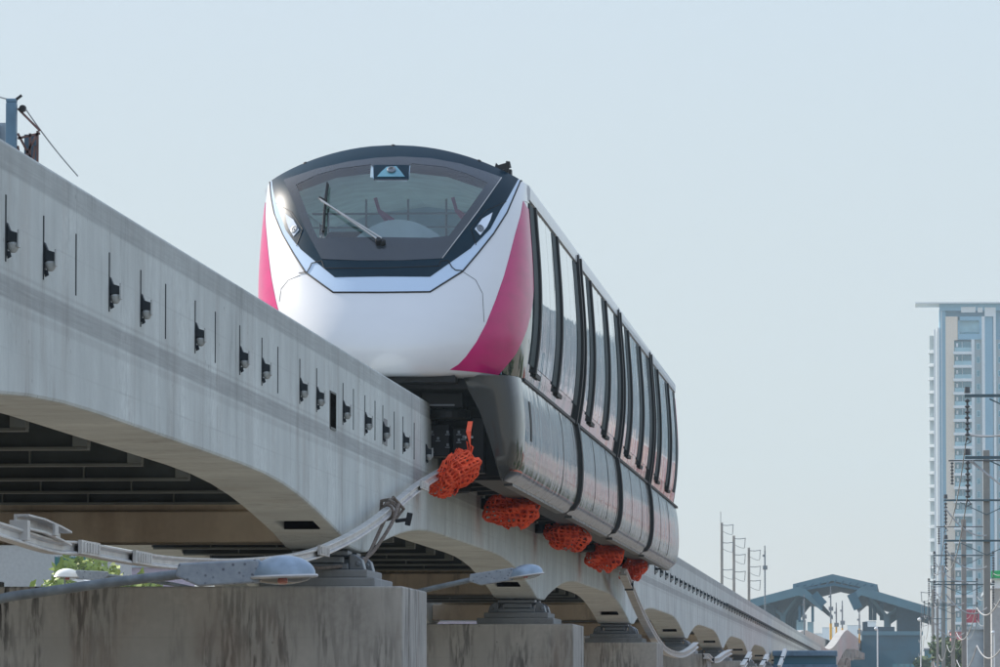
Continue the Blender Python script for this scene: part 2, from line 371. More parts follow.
# ------------------------------------------------------------------ guideway
ORD = ['first','second','third','fourth','fifth','sixth','seventh','eighth','ninth','tenth','eleventh','twelfth','thirteenth','fourteenth','fifteenth','sixteenth']
TOPZ, XN, XF, BW = 3.66, -6.24, -10.55, .35
SP = 31.0; Y0 = 30.5
BOT = [(.015,1.575),(1.0,1.59),(2.0,1.69),(3.0,1.765),(4.0,1.835),(5.0,1.90),(6.2,1.965),(7.6,2.02),(9.2,2.055),(11,2.068)]
def beam_mesh(zfun=lambda y: 0.0, L=SP, haunch=True):
    """concrete beam from y=0 to L about x=0, soffit pockets near both ends"""
    ts = [p[0] for p in BOT]; zs = [p[1] for p in BOT]
    if haunch:
        ys = sorted(set([round(a,3) for a in ts] + [2.55, 3.45] + [round(L-a,3) for a in ts] + [L-2.55, L-3.45] + [L*.5]))
        zb = [float(np.interp(min(y, L-y), ts, zs)) for y in ys]
    else:
        ys = [.015 + (L-.03)*k/6 for k in range(7)]; zb = [1.75]*7
    xs = [-BW, -.19, .19, BW]; m = MB()
    rows = [[(x, y, H+z+zfun(y)) for x in xs] for y, z in zip(ys, zb)]
    pocket = lambda y0, y1: haunch and ((abs(y0-2.55) < .01 and abs(y1-3.0) < .01) or (abs(y0-3.0) < .01 and abs(y1-3.45) < .01) or (abs(L-y1-2.55) < .01 and abs(L-y0-3.0) < .01) or (abs(L-y1-3.0) < .01 and abs(L-y0-3.45) < .01))
    for i in range(len(ys)-1):
        for j in range(3):
            q = [rows[i][j], rows[i][j+1], rows[i+1][j+1], rows[i+1][j]]
            if j == 1 and pocket(ys[i], ys[i+1]):
                up = [(a, b, c+.4) for a, b, c in q]
                m.add(q+up, [(4,5,6,7),(1,5,6,2),(0,4,7,3)] + ([(0,1,5,4)] if abs(ys[i]-2.55) < .01 or abs(L-ys[i]-3.45) < .01 else [(2,3,7,6)]))
            else: m.add(q, [(0,3,2,1)])
    top = [[(x, y, H+TOPZ+zfun(y)) for x in xs] for y in ys]
    for i in range(len(ys)-1):
        for j in range(3): m.add([top[i][j], top[i][j+1], top[i+1][j+1], top[i+1][j]], [(0,1,2,3)])
        for j in (0, 3): m.add([rows[i][j], rows[i+1][j], top[i+1][j], top[i][j]], [(0,1,2,3) if j == 3 else (3,2,1,0)])
    for i in (0, -1):
        for j in range(3): m.add([rows[i][j], rows[i][j+1], top[i][j+1], top[i][j]], [(0,1,2,3) if i == 0 else (3,2,1,0)])
    return m
# insulator bracket (local: fixed at the face x=0, at height 3.02)
def bracket_meshes():
    a = MB(); z = H+3.02
    a.box(0, .008, -.04, .04, z-.12, z+.10)
    a.prism([(.008, z+.10), (.03, z+.045), (.078, z+.03), (.078, z-.03), (.008, z-.03)], 'y', -.035, .035)
    a.prism([(.008, z-.09), (.025, z-.09), (.035, z-.125), (.008, z-.14)], 'y', -.015, .015)
    b = MB().lathe((.046,0,z-.03), (0,0,-1), [(0,.034),(.012,.044),(.03,.040),(.045,.034),(.065,.022),(.07,.012)], 12)
    b.box(.079, .090, -.045, .045, z-.065, z+.05)
    return a, b
_ba, _bb = bracket_meshes()
proto_a = _ba.build('rail_bracket', M['chan'], bevel=.004); proto_b = _bb.build('insulator', M['insul'], smooth=True)
proto_c = MB().box(-.004, .006, -.016, .016, H+2.86, H+3.30).build('cast_in_channel', M['chan'])
for o in (proto_a, proto_b, proto_c): col.objects.unlink(o)
def add_bracket(beam, yl):
    o = proto_a.copy(); col.objects.link(o); o.parent = beam; o.location = (BW, yl, 0)
    q = proto_b.copy(); col.objects.link(q); q.parent = o
def add_channel(beam, yl):
    o = proto_c.copy(); col.objects.link(o); o.parent = beam; o.location = (BW, yl, 0)
BR = [37.1,38.75,42.0,43.75,47.15,50.35,52.1,55.4,57.0,59.7,62.15,64.3,66.9,70.1]
CH = [37.06,38.71,40.25,41.96,43.71,45.2,47.11,48.5,50.31,52.06,53.4,55.36,56.96,59.66,60.8,62.11,63.3,64.26,65.7,66.86,68.4]
yy = 73.0
while yy < 132: BR.append(yy); yy += 3.0
yy = 134.7
while yy < 402: BR.append(yy); yy += 3.0
bm_near = beam_mesh(); bm_me = None
nspan = 12
near_lab = ['weathered concrete guideway beam at the left edge, with spaced insulator brackets',
            'concrete guideway beam under the nose of the monorail train',
            'concrete guideway beam under the rear cars of the monorail train']
for k in range(-1, nspan):
    ys = Y0 + k*SP
    if k == -1: lab = 'concrete guideway beam nearest the camera, before the left edge one'
    elif k < 3: lab = near_lab[k]
    else: lab = ORD[k-3] + ' concrete guideway beam beyond the tail of the train'
    root = empty('guideway_beam', (XN, ys, 0), lab, 'guideway beam', 'concrete beams of the near monorail track')
    o = bm_near.build('beam_body', M['beam'], None, bevel=.028, merge=True) if bm_me is None else None
    if bm_me is None: bm_me = o
    else: o = bm_me.copy(); col.objects.link(o)
    o.parent = root
    for y in BR:
        if ys <= y < ys+SP: add_bracket(root, y-ys)
    for y in CH:
        if ys <= y < ys+SP: add_channel(root, y-ys)
    if k == 0:      # steel frame near the support; the opening's shade is a flat black plate
        a = MB().box(BW-.004, BW+.008, 27.83, 28.37, H+2.78, H+3.13).build('opening_shade', M['shade_fill'], None); a.parent = root
        a = MB(); a.box(BW, BW+.003, 27.77, 27.83, H+2.76, H+3.15); a.box(BW, BW+.009, 28.37, 28.40, H+2.76, H+3.15); a.box(BW, BW+.009, 27.85, 28.35, H+2.755, H+2.78); a.box(BW, BW+.009, 27.85, 28.35, H+3.13, H+3.15); a = a.build('opening_frame', M['girder_edge'], None); a.parent = root
    if k == 1:
        a = MB().box(BW-.004, BW+.006, 2.9, 3.3, H+2.86, H+3.16).build('repair_patch', M['plinth'], None); a.parent = root
    a = MB(); a.box(-.185, .185, 2.56, 3.44, H+1.87, H+1.90); a.box(-.185, .185, SP-3.44, SP-2.56, H+1.87, H+1.90); a.box(-.185, .185, 3.42, 3.445, H+1.795, H+1.868); a.box(-.185, .185, SP-2.585, SP-2.56, H+1.74, H+1.868); a.box(-.05, .05, 2.9, 3.1, H+1.80, H+1.87)  # black plates paint the shade inside each soffit pocket, plus an anchor block
    for a in a.build_each(lambda c: c[1] > 10, 'anchor_pocket_shade', M['shade_fill'], None): a.parent = root
    if ys > 155:    # power rail still in place further on
        a = MB().box(BW+.10, BW+.16, max(0, 166-ys), SP-.02, H+2.985, H+3.045).build('power_rail', M['chan'], None, bevel=.005); a.parent = root
    c = copy_tree(bm_me, (0,0,0)); 
    far = empty('guideway_beam', (XF, ys, 0), 'shaded concrete beam of the far track, ' + (('over the ' + ORD[k]+' pier head from the left edge') if k >= 0 else 'nearest the camera'), 'guideway beam', 'concrete beams of the far monorail track')
    c.parent = far
# rising approach beams up to the station
def rise(y):
    tt = min(1, max(0, (y-430)/180.0)); s_ = tt*tt*(3-2*tt); return 3.35*s_ + .004*max(0, y-610)
for side, XB in (('near', XN), ('far', XF)):
    ys = Y0 + nspan*SP; k = 0
    while ys < 860:
        z0 = ys
        m = beam_mesh(lambda y: rise(z0+y), L=SP, haunch=False)
        root = empty('guideway_beam', (XB, ys, 0), ORD[k] + ' pale rising beam of the %s track climbing to the station' % side, 'guideway beam', 'pale beams climbing to the station')
        o = m.build('beam_body', M['new_beam'], None, bevel=.018, merge=True); o.parent = root
        ys += SP; k += 1

# piers: cap, column, plinths, bearings
def pier(root_loc):
    p = empty('guideway_pier', root_loc)
    capm = MB().box(-11.85, -5.28, -1.5, 1.5, H-.75, H+1.17)
    o = capm.build('pier_head', M['cap'], None, bevel=.022, seg=2); o.parent = p
    o = MB().box(-9.4, -7.4, -1.1, 1.1, 0, H-.752).build('column', M['cap'], None, bevel=.12, seg=3); o.parent = p
    for xb in (XN, XF):
        q = MB(); q.box(xb-.62, xb+.62, -1.05, 1.05, H+1.171, H+1.27); q.box(xb-.52, xb+.52, -.85, .85, H+1.272, H+1.36)
        o = q.build('plinth', M['plinth'], None, bevel=.015); o.parent = p
        b = MB()
        for y0 in (-.5, .5):
            b.box(xb-.30, xb+.30, y0-.22, y0+.22, H+1.362, H+1.43); b.box(xb-.22, xb+.22, y0-.16, y0+.16, H+1.432, H+1.51); b.box(xb-.30, xb+.30, y0-.22, y0+.22, H+1.512, H+1.568)
            for sx in (-1, 1):
                b.prism([(xb+sx*.30, H+1.362), (xb+sx*.47, H+1.362), (xb+sx*.44, H+1.47), (xb+sx*.36, H+1.53), (xb+sx*.30, H+1.53)], 'y', y0-.12, y0+.12)
                b.lathe((xb+sx*.40, y0-.13, H+1.43), (0,-1,0), [(0,.03),(.03,.03)], 6)
        for o in b.build_each(lambda c: c[1] > 0, 'bearing', M['steel'], None, bevel=.01): o.parent = p
    return p
pp = pier((0, Y0+SP, 0)); tag(pp, 'widest pier head with black stains, below the tied rail at lower left', 'pier', 'concrete piers under the guideway')
for k in range(0, 13):
    if k == 1: continue
    y = Y0 + k*SP
    lab = 'pier nearest the camera, out of sight below' if k == 0 else ('pier head below the drooping street lamp, right of the widest one' if k == 2 else (ORD[max(0,k-3)] + ' concrete pier head right of the widest stained one'))
    copy_tree(pp, (0, y, 0), lab)
for k in range(13, 28):
    y = Y0 + k*SP; zt = rise(y)
    root = empty('guideway_pier', (-8.4, y, 0), (ORD[k-13] if k-13 < 14 else 'last') + ' tall pier under the rising beams', 'pier', 'concrete piers under the guideway')
    o = MB().box(-11.8, -5.0, y-1, y+1, H+.9+zt, H+1.72+zt).build('pier_head', M['cap'], root, bevel=.05)
    o = MB().box(-9.4, -7.4, y-.9, y+.9, 0, H+.898+zt).build('column', M['cap'], root, bevel=.1)

# steel walkway between the beams, one bay per span
bay = empty('walkway_bay', (0, Y0, 0), None, 'walkway', 'steel walkway bays between the two tracks')
XA, XB_ = XF+BW+.004, XN-BW-.004
o = MB().box(XA+.25, XB_-.12, .1, SP-.1, H+2.335, H+2.385).build('deck_plate', M['girder'], None); o.parent = bay
gb = MB(); gb.box(XA, XB_, -.45, .45, H+1.66, H+2.00); gb.box(XA+.2, XB_-.2, -.32, .32, H+2.002, H+2.25)
o = gb.build('diaphragm', M['dia'], None, bevel=.02); o.parent = bay
cb = None
for i in range(9):
    y = 2.4 + i*3.27
    if cb is None:
        a = MB(); a.box(XA+.02, XB_-.12, -.01, .01, H+2.03, H+2.31)
        cb = a.build('cross_beam', M['girder'], None); cb.parent = bay; cb.location = (0, y, 0)
        b = MB(); b.box(XA+.02, XB_-.02, -.08, .08, H+2.005, H+2.028); b.box(XA+.02, XB_-.12, -.08, .08, H+2.312, H+2.333)
        for xx in (-9.4, -8.5, -7.6): b.box(xx, xx+.015, -.07, .07, H+2.03, H+2.31)
        fl = b.build('flange', M['girder_edge'], None); fl.parent = cb
        b = MB(); b.box(XB_-.14, XB_-.02, -.10, .10, H+2.03, H+2.25); b.box(XA+.002, XA+.018, -.10, .10, H+2.03, H+2.25)
        for ep in b.build_each(lambda c: c[0] > -8, 'end_plate', M['girder_edge'], None, bevel=.004): ep.parent = cb
    else: copy_tree(cb, (0, y, 0), parent=bay)
for xx in (-9.6, -7.3):
    o = MB().box(xx-.05, xx+.05, .5, SP-.5, H+2.388, H+2.45).build('stringer', M['girder_edge'], None); o.parent = bay
for k in range(0, nspan):
    lab = ('steel walkway bay with dark cross girders, %s from the left edge' % ORD[k])
    if k == 0: bay['label'] = lab
    else: copy_tree(bay, (0, Y0+k*SP, 0), lab)

# scaffold frame behind the beam at the upper left
sx, sy = -7.0, 45.0
root = empty('lattice_frame', (sx, sy, H+2.385), 'blue steel post with rusty red bracing behind the beam, upper left corner', 'steel frame')
a = MB(); a.box(-7.14, -7.06, 44.9, 45.0, H+2.46, H+4.74); a.box(-7.14,-7.06,44.9,45,H+4.74,H+4.77)
a.build('post', M['bluepaint'], root, bevel=.008)
a = MB(); a.box(-7.75, -7.10, 45.15, 45.2, H+2.46, H+4.60)
for i in range(6): a.box(-7.70+i*.11, -7.66+i*.11, 45.12, 45.15, H+2.5, H+4.58)
a.build('corrugated_panel', M['greysheet'], root)
a = MB(); a.box(-7.02, -6.94, 45.10, 45.12, H+2.46, H+4.50); a.box(-6.94,-6.92,45.1,45.12,H+2.46,H+4.5)
a.build('side_sheet', M['bluepaint'], root)
a = MB(); pts = [((-7.06,45.02,4.70),(-6.88,45.02,4.52)), ((-7.06,45.02,4.46),(-6.88,45.02,4.50)), ((-6.90,45.02,4.52),(-6.90,45.02,2.46)), ((-7.06,45.02,4.40),(-6.92,45.02,3.6)), ((-6.92,45.02,4.40),(-7.02,45.02,3.6)), ((-7.05,45.02,3.6),(-6.9,45.02,3.55)), ((-7.06,45.02,4.2),(-6.9,45.02,4.2)), ((-7.06,45.02,4.2),(-6.9,45.02,4.5)), ((-7.06,45.02,4.5),(-6.9,45.02,4.2)), ((-6.96,45.02,4.5),(-6.96,45.02,2.46))]
for p, q in pts: a.bar((p[0],p[1],H+p[2]), (q[0],q[1],H+q[2]), .018, .018)
a.build('brace', M['rust'], root)
a = MB(); a.lathe((-7.02, 44.98, H+4.70), (0,1,0), [(0,.025),(.04,.03),(.08,.025)], 12); a.bar((-7.10,44.96,H+4.74),(-7.02,44.96,H+4.80),.02,.02)
a.build('pulley', M['black'], root)
a = MB()
p0 = Vector((-7.00,45.0,H+4.70)); p1 = Vector((-6.60,45.2,H+4.17))
a.tube([p0.lerp(p1, i/8) - Vector((0,0,.02*math.sin(math.pi*i/8))) for i in range(9)], .006, 5)
a.tube([(-7.10,44.95,H+4.76),(-7.5,44.5,H+4.84)], .006, 5)
tag(a.build('guy_wire', M['wire']), 'thin cable running down from the blue post to the beam top', 'cable')

# ------------------------------------------------------------------ train
XC = -6.40
WV = np.polyfit([0,.15,.35,.6,.85,1], [1.635,1.69,1.735,1.72,1.68,1.655], 4)
YSH = 72.0
def Wd(v): return float(np.polyval(WV, v))
YV = np.polyfit([0,.08,.2,.38,.6,.75,.85,.93,1.0], [69.40,69.32,69.36,69.62,70.03,70.34,70.58,70.85,71.22], 6)
def y0f(v): return float(np.polyval(YV, max(-.02, min(1.02, v))))
def pe(v): return .95-.45*max(0, min(1, v))
def S(a, v):
    sg = 1 if a >= 0 else -1; aa = abs(a)
    th = min(aa, 1)*math.pi/2; s_ = math.sin(th)**(.84-.2*v)
    x = Wd(v)*s_*sg; y = y0f(v) + (YSH-y0f(v))*(1-max(0, math.cos(th))**pe(v)) + max(0, aa-1)*4
    vv = max(0, v)
    z = 3.98 + v*2.49 + .46*vv*vv*(1-s_*s_)
    return Vector((XC+x, y, H+z))
def N(a, v):
    e = .004; n = (S(a+e, v)-S(a-e, v)).cross(S(a, v+e)-S(a, v-e)); n.normalize(); return n
def pr(p): return proj((p.x, p.y, p.z-H))
def inv(px, py, g=None):
    if g is None:
        best = None
        for i in range(-12, 13):
            for j in range(0, 13):
                a, v = i/12*.98, j/12; q = pr(S(a, v)); d = (q[0]-px)**2+(q[1]-py)**2
                if best is None or d < best[0]: best = (d, a, v)
        a, v = best[1], best[2]
    else: a, v = g
    for _ in range(25):
        e = 1e-3; q = pr(S(a, v)); qa = pr(S(a+e, v)); qv = pr(S(a, v+e))
        J = np.array([[(qa[0]-q[0])/e, (qv[0]-q[0])/e], [(qa[1]-q[1])/e, (qv[1]-q[1])/e]])
        try: d = np.linalg.solve(J, [px-q[0], py-q[1]])
        except Exception: break
        st = max(abs(d[0]), abs(d[1])); d = d*min(1, .1/max(st, 1e-9))
        a = max(-1.0, min(1.0, a+d[0])); v = max(-.02, min(1.0, v+d[1]))
    return a, v
def C1(x, y): return (250+x/3.3333, 130+y/3.3333)        # front-view sketch coordinates
def outline(pts, close=True, step=3.0):
    """front-view outline -> (a, v) on the nose surface; a 3-tuple ('t', x, _) sits on the roof edge v=1"""
    out = []
    P = [C1(*p) for p in pts]; n = len(P)
    for i in range(n if close else n-1):
        p, q = P[i], P[(i+1) % n]; L = max(1, int(math.hypot(q[0]-p[0], q[1]-p[1])/step))
        for k in range(L): out.append((p[0]+(q[0]-p[0])*k/L, p[1]+(q[1]-p[1])*k/L))
    if not close: out.append(P[-1])
    return [inv(*p) for p in out]
def inside(p, poly):
    x, y = p; c = False; n = len(poly)
    for i in range(n):
        x1, y1 = poly[i]; x2, y2 = poly[i-1]
        if (y1 > y) != (y2 > y) and x < (x2-x1)*(y-y1)/(y2-y1)+x1: c = not c
    return c
def dedupe(poly):
    o = []
    for p in poly:
        if not o or math.hypot(p[0]-o[-1][0], p[1]-o[-1][1]) > .003: o.append(p)
    if math.hypot(o[0][0]-o[-1][0], o[0][1]-o[-1][1]) < .003: o.pop()
    return o
def patch(outer, holes=(), off=.006, res=.03, ymap=None, rim=.012, surf=None, nrm=None):
    surf = surf or S; nrm = nrm or N
    outer = dedupe(outer); holes = [dedupe(h) for h in holes]
    vs = []; es = []
    for poly in [outer]+holes:
        n0 = len(vs); vs += [Vector(p) for p in poly]; es += [(n0+i, n0+(i+1) % len(poly)) for i in range(len(poly))]
    nb = len(vs)
    a0 = min(p[0] for p in outer); a1 = max(p[0] for p in outer); v0 = min(p[1] for p in outer); v1 = max(p[1] for p in outer)
    a = a0
    while a < a1:
        v = v0
        while v < v1:
            if inside((a, v), outer) and not any(inside((a, v), h) for h in holes) and min((p.x-a)**2+(p.y-v)**2 for p in vs[:nb]) > (res*.4)**2: vs.append(Vector((a, v)))
            v += res
        a += res
    r = delaunay_2d_cdt(vs, es, [], 0, 1e-5)
    ov, of = r[0], r[2]
    fs = []
    for f in of:
        c = (sum(ov[i].x for i in f)/3, sum(ov[i].y for i in f)/3)
        if inside(c, outer) and not any(inside(c, h) for h in holes): fs.append(tuple(f))
    V = [surf(p.x, p.y)+nrm(p.x, p.y)*off for p in ov]
    m = MB(); 
    cnt = {}
    for f in fs:
        for i in range(3):
            e = (f[i], f[(i+1) % 3]); cnt[tuple(sorted(e))] = cnt.get(tuple(sorted(e)), []) + [e]
    n = len(V); VV = V + [surf(p.x, p.y)+nrm(p.x, p.y)*(off-rim) for p in ov]
    F2 = list(fs) + [(e[0][1], e[0][0], e[0][0]+n, e[0][1]+n) for e in cnt.values() if len(e) == 1]
    if ymap: VV = [Vector((p.x, ymap(p.y), p.z)) for p in VV]; F2 = [tuple(reversed(f)) for f in F2]
    m.add(VV, F2); return m
def line_on(av, r=.008, off=.006, ymap=None):
    return MB().tube([S(a, v)+N(a, v)*off for a, v in dedupe(av+[(9,9)])[:-1]] , r, 6)

train = empty('monorail_train', (XC, 69.4, H+TOPZ), 'white magenta and dark grey monorail train of four cars on the beam', 'train')
clear = outline([(155,185),(225,152),(300,131),(404,118),(411,125),(413,168),(528,168),(532,120),(540,115),(650,126),(720,148),(790,178),(725,270),(662,355),(600,362),(400,359),(228,362),(212,330),(185,262)])
wind = outline([(115,168),(220,133),(330,108),(420,96),(500,92),(600,97),(700,115),(780,140),(836,160),(760,270),(640,430),(500,437),(360,437),(240,432),(185,330)])
mask_h = outline([(436,489),(600,490),(668,442),(735,395),(800,318),(856,232),(893,165)], close=False); mask_h[0] = (0.0, mask_h[0][1])
mask = [(-a, v) for a, v in mask_h[:0:-1]] + mask_h
tl, tr_ = mask[0], mask[-1]
mask_full = [(tl[0]-.01, 1.0)] + mask + [(tr_[0]+.01, 1.0)] + [(tr_[0]+.01 + (tl[0]-tr_[0]-.02)*k/40, 1.0) for k in range(1, 40)]
seam_h = outline([(436,542),(600,540),(708,472),(762,408),(812,345),(856,275),(905,160)], close=False); seam_h[0] = (0.0, seam_h[0][1])
seam = [(-a, v) for a, v in seam_h[:0:-1]] + seam_h
collar_full = [(seam[0][0], 1.0)] + seam + [(seam[-1][0], 1.0)] + [(seam[-1][0]+(seam[0][0]-seam[-1][0])*k/40, 1.0) for k in range(1, 40)]
# shell of the nose, open behind the clear glass
_cc = (sum(p[0] for p in clear)/len(clear), sum(p[1] for p in clear)/len(clear))
clear_big = [(_cc[0]+(p[0]-_cc[0])*1.06, _cc[1]+(p[1]-_cc[1])*1.08) for p in clear]
def nose_shell(hole, ymap=None):
    m = MB(); na, nv = 120, 60
    aa = [math.copysign(abs(i/(na/2)-1), i/(na/2)-1) for i in range(na+1)]; vv = [j/nv for j in range(nv+1)]
    P = [[S(a, v) for a in aa] for v in vv]
    for j in range(nv):
        for i in range(na):
            c = ((aa[i]+aa[i+1])/2, (vv[j]+vv[j+1])/2)
            if hole and inside(c, hole): continue
            m.add([P[j][i], P[j][i+1], P[j+1][i+1], P[j+1][i]], [(0,1,2,3)])
    rows = [[S(a, 1.0), Vector((S(a,1).x, YSH, S(a,1).z))] for a in aa]
    m.grid(rows)
    # rolled lower edge
    m.grid([[S(a, 0) for a in aa], [S(a, 0)+Vector((-.06*math.sin(a*1.57), .05, -.035)) for a in aa], [Vector((XC+(S(a,0).x-XC)*.9, S(a,0).y+.25, H+3.93)) for a in aa]])
    if ymap: m.v = [(p[0], ymap(p[1]), p[2]) for p in m.v]
    return m
YEND = 120.3
YM = lambda y: 69.42+YEND-y
nose = nose_shell(clear_big).build('nose_shell', M['white'], train, smooth=True, merge=True)
patch(collar_full, [clear_big], off=.005).build('nose_collar', M['collar'], nose, smooth=True)
patch(mask_full, [clear], off=.010, rim=.006).build('face_mask', M['mask'], train, smooth=True)
ws = patch(wind, [clear], off=.016, rim=.014).build('windscreen_border', M['frit'], train, smooth=True)
patch(clear, off=.013, rim=.002).build('windscreen', M['glass'], train, smooth=True)
sm = MB()
def addline(pts, r=.007, off=.008, close=False):
    av = dedupe(outline(pts, close)) if isinstance(pts[0], tuple) and pts[0][0] > 2 else pts
    P = [S(a, v)+N(a, v)*off for a, v in av]
    if close: P.append(P[0])
    sm.tube(P, r, 6)
P = [S(a, v)+N(a, v)*.006 for a, v in dedupe(seam)]; sm.tube(P, .011, 6)
addline([(165,478),(192,474),(200,460),(207,445),(240,438),(248,462),(430,462),(630,455),(634,438),(660,436),(672,458),(684,468),(708,470)], .006, .012)
addline([(98,572),(104,530),(128,500),(168,484)], .003, .002); addline([(712,474),(752,500),(775,545),(780,640)], .003, .002)
for sg in (1, -1):
    P = [S(a*sg, v)+N(a*sg, v)*.013 for a, v in dedupe(outline([(852,240),(785,270),(735,330),(752,385)], False))]; sm.tube(P, .004, 6)
sm.build('panel_seams', M['black'], nose, smooth=True)
addl = MB()
P = [S(a, v)+N(a, v)*.018 for a, v in dedupe(outline([(836,162),(760,270),(640,430)], False))]; addl.tube(P, .006, 6)
addl.build('trim_strip', M['alu'], ws, smooth=True)
pts_r = outline([(806,277),(798,302),(787,325),(765,353),(747,332),(772,298)]); hous_r = outline([(842,250),(790,274),(738,330),(752,380),(800,330)])
for sg in (1, -1):
    hb = patch([(a*sg, v) for a, v in hous_r], off=.013, rim=.004).build('headlight', M['mask'], train, smooth=True)
    patch([(a*sg, v) for a, v in pts_r], off=.020, rim=.010, res=.012).build('lamp_cover', M['lamp'], hb, smooth=True)
    av = inv(*C1(765, 330)); av = (av[0]*sg, av[1])
    MB().lathe(S(*av)+N(*av)*.018, N(*av), [(0,.05),(.012,.05),(.014,.036),(.008,.03),(.008,.012),(.016,.01)], 20).build('lamp_reflector', M['steel'], hb, smooth=True)
# camera housing behind the top of the windscreen
ch = patch(outline([(413,120),(530,120),(530,166),(413,166)]), off=.018, rim=.01).build('camera_housing', M['mask'], train, smooth=True)
patch(outline([(424,160),(438,144),(456,128),(488,126),(504,144),(516,160)]), off=.026, rim=.01, res=.015).build('camera_window', M['camwin'], ch, smooth=True)
av = inv(*C1(472,140))
MB().lathe(S(*av)+N(*av)*.028, N(*av), [(0,.055),(.02,.055),(.03,.04),(.03,.03),(.015,.02)], 20).build('camera_lens', M['steel'], ch, smooth=True)
# wiper
wp = MB()
def on(x, y, off): a, v = inv(*C1(x, y)); return S(a, v)+N(a, v)*off
for d0, d1 in (((238,243),(430,378)), ((246,252),(440,372))):
    A, B = on(*d0, .10), on(*d1, .07); wp.tube([A, (A+B)/2+Vector((0,-.03,0)), B], .012, 6)
wr = wp.build('wiper', M['alu'], train, smooth=True)
wb = MB(); wb.sweep([on(262,188,.05), on(257,235,.06), on(252,290,.055), on(248,346,.045)], [(-.018,-.02),(.018,-.02),(.008,.03),(-.008,.03)])
wb.bar(on(240,242,.10), on(262,250,.08), .03, .03)
wb.build('wiper_blade', M['black'], wr)
wb = MB(); av = inv(*C1(430,380)); wb.lathe(S(*av)+N(*av)*.01, N(*av), [(0,.04),(.06,.04),(.09,.03),(.09,.01)], 12)
av = inv(*C1(444,382)); wb.lathe(S(*av)+N(*av)*.01, N(*av), [(0,.035),(.06,.035),(.08,.02)], 12)
wb.build('wiper_pivot', M['black'], wr, smooth=True)
# magenta corner panels (right one drawn, left one mirrored) and the grey side return
def C7(x, y): return ((450+x/3.333-250)*3.3333, (180+y/3.333-130)*3.3333)
mag_in = [C7(*p) for p in [(244,70),(236,115),(216,185),(198,255),(180,320),(152,400),(120,480),(88,540),(52,590),(28,615),(0,632)]]
mi = dedupe(outline(mag_in, close=False))
mi = [(a, max(0.004, v)) for a, v in mi]
def yb(y, v):    # a on the corner for a given depth
    return math.acos(max(0, min(1, 1-(y-y0f(v))/(YSH-y0f(v))))**(1/pe(v)))/(math.pi/2)
bd = [(.88,71.97),(.75,71.97),(.6,71.93),(.48,71.82),(.38,71.6),(.25,71.25),(.12,70.85),(.004,70.45)]
bd2 = [(yb(y, v), v) for v, y in bd]
bdl = []
for (a0, v0), (a1, v1) in zip(bd2, bd2[1:]):
    bdl += [(a0+(a1-a0)*k/5, v0+(v1-v0)*k/5) for k in range(5)]
bdl.append(bd2[-1])
poly = mi + [(mi[-1][0]+(bd2[-1][0]-mi[-1][0])*k/14, .004+(mi[-1][1]-.004)*(1-k/14)) for k in range(1, 14)] + bdl[::-1]
grey = [(mi[0][0]+.005, .90)] + [(bdl[0][0], .885)] + bdl + [(1.0, .004)] + [(1.0, .004+.93*k/20) for k in range(1, 21)]
for sg in (1, -1):
    for ym in (None, YM):
        pm = [(a*sg, v) for a, v in poly]; gm = [(a*sg, v) for a, v in grey]
        patch(pm, off=.006, ymap=ym).build('magenta_panel', M['magenta'], train, smooth=True)
        patch(gm, off=.004, ymap=ym).build('corner_return', M['side'], train, smooth=True)
rn = nose_shell(None, YM).build('rear_nose_shell', M['white'], train, smooth=True, merge=True)
patch(mask_full, off=.010, rim=.006, ymap=YM).build('rear_face_mask', M['mask'], rn, smooth=True)

# cars
def side(sg, y, v, off=0.0):
    e = .01; nz = -(Wd(v+e)-Wd(v-e))/(2*e*2.49); n = Vector((1, 0, nz)).normalized()
    return Vector((XC+sg*(Wd(v)+n.x*off), y, H+3.98+v*2.49+n.z*off))
def strip(m, sg, y0, y1, v0, v1, off, nv=18, rim=.02):
    rows = []
    for j in range(nv+1):
        v = v0+(v1-v0)*j/nv
        rows.append([side(sg, y0, v, off-rim), side(sg, y0, v, off), side(sg, y1, v, off), side(sg, y1, v, off-rim)])
    m.grid(rows if sg > 0 else [r[::-1] for r in rows])
    for r in (rows[0], rows[-1]): m.add([r[0], r[1], r[2], r[3]], [(0,1,2,3)])
def body_profile(inset=0.0):
    vv = [j/24 for j in range(25)]
    R_ = [(XC+(Wd(v)-inset), H+3.98+v*2.49) for v in vv]
    s_ = [1-2*k/24 for k in range(1, 24)]
    top = [(XC+(Wd(1)-inset)*q, H+6.47-inset+.46*(1-q*q)) for q in s_]
    L_ = [(2*XC-x, z) for x, z in R_[::-1]]
    return R_+top+L_
cars = [(YSH, 82.42), (82.98, 94.12), (94.68, 105.82), (106.38, YM(YSH))]
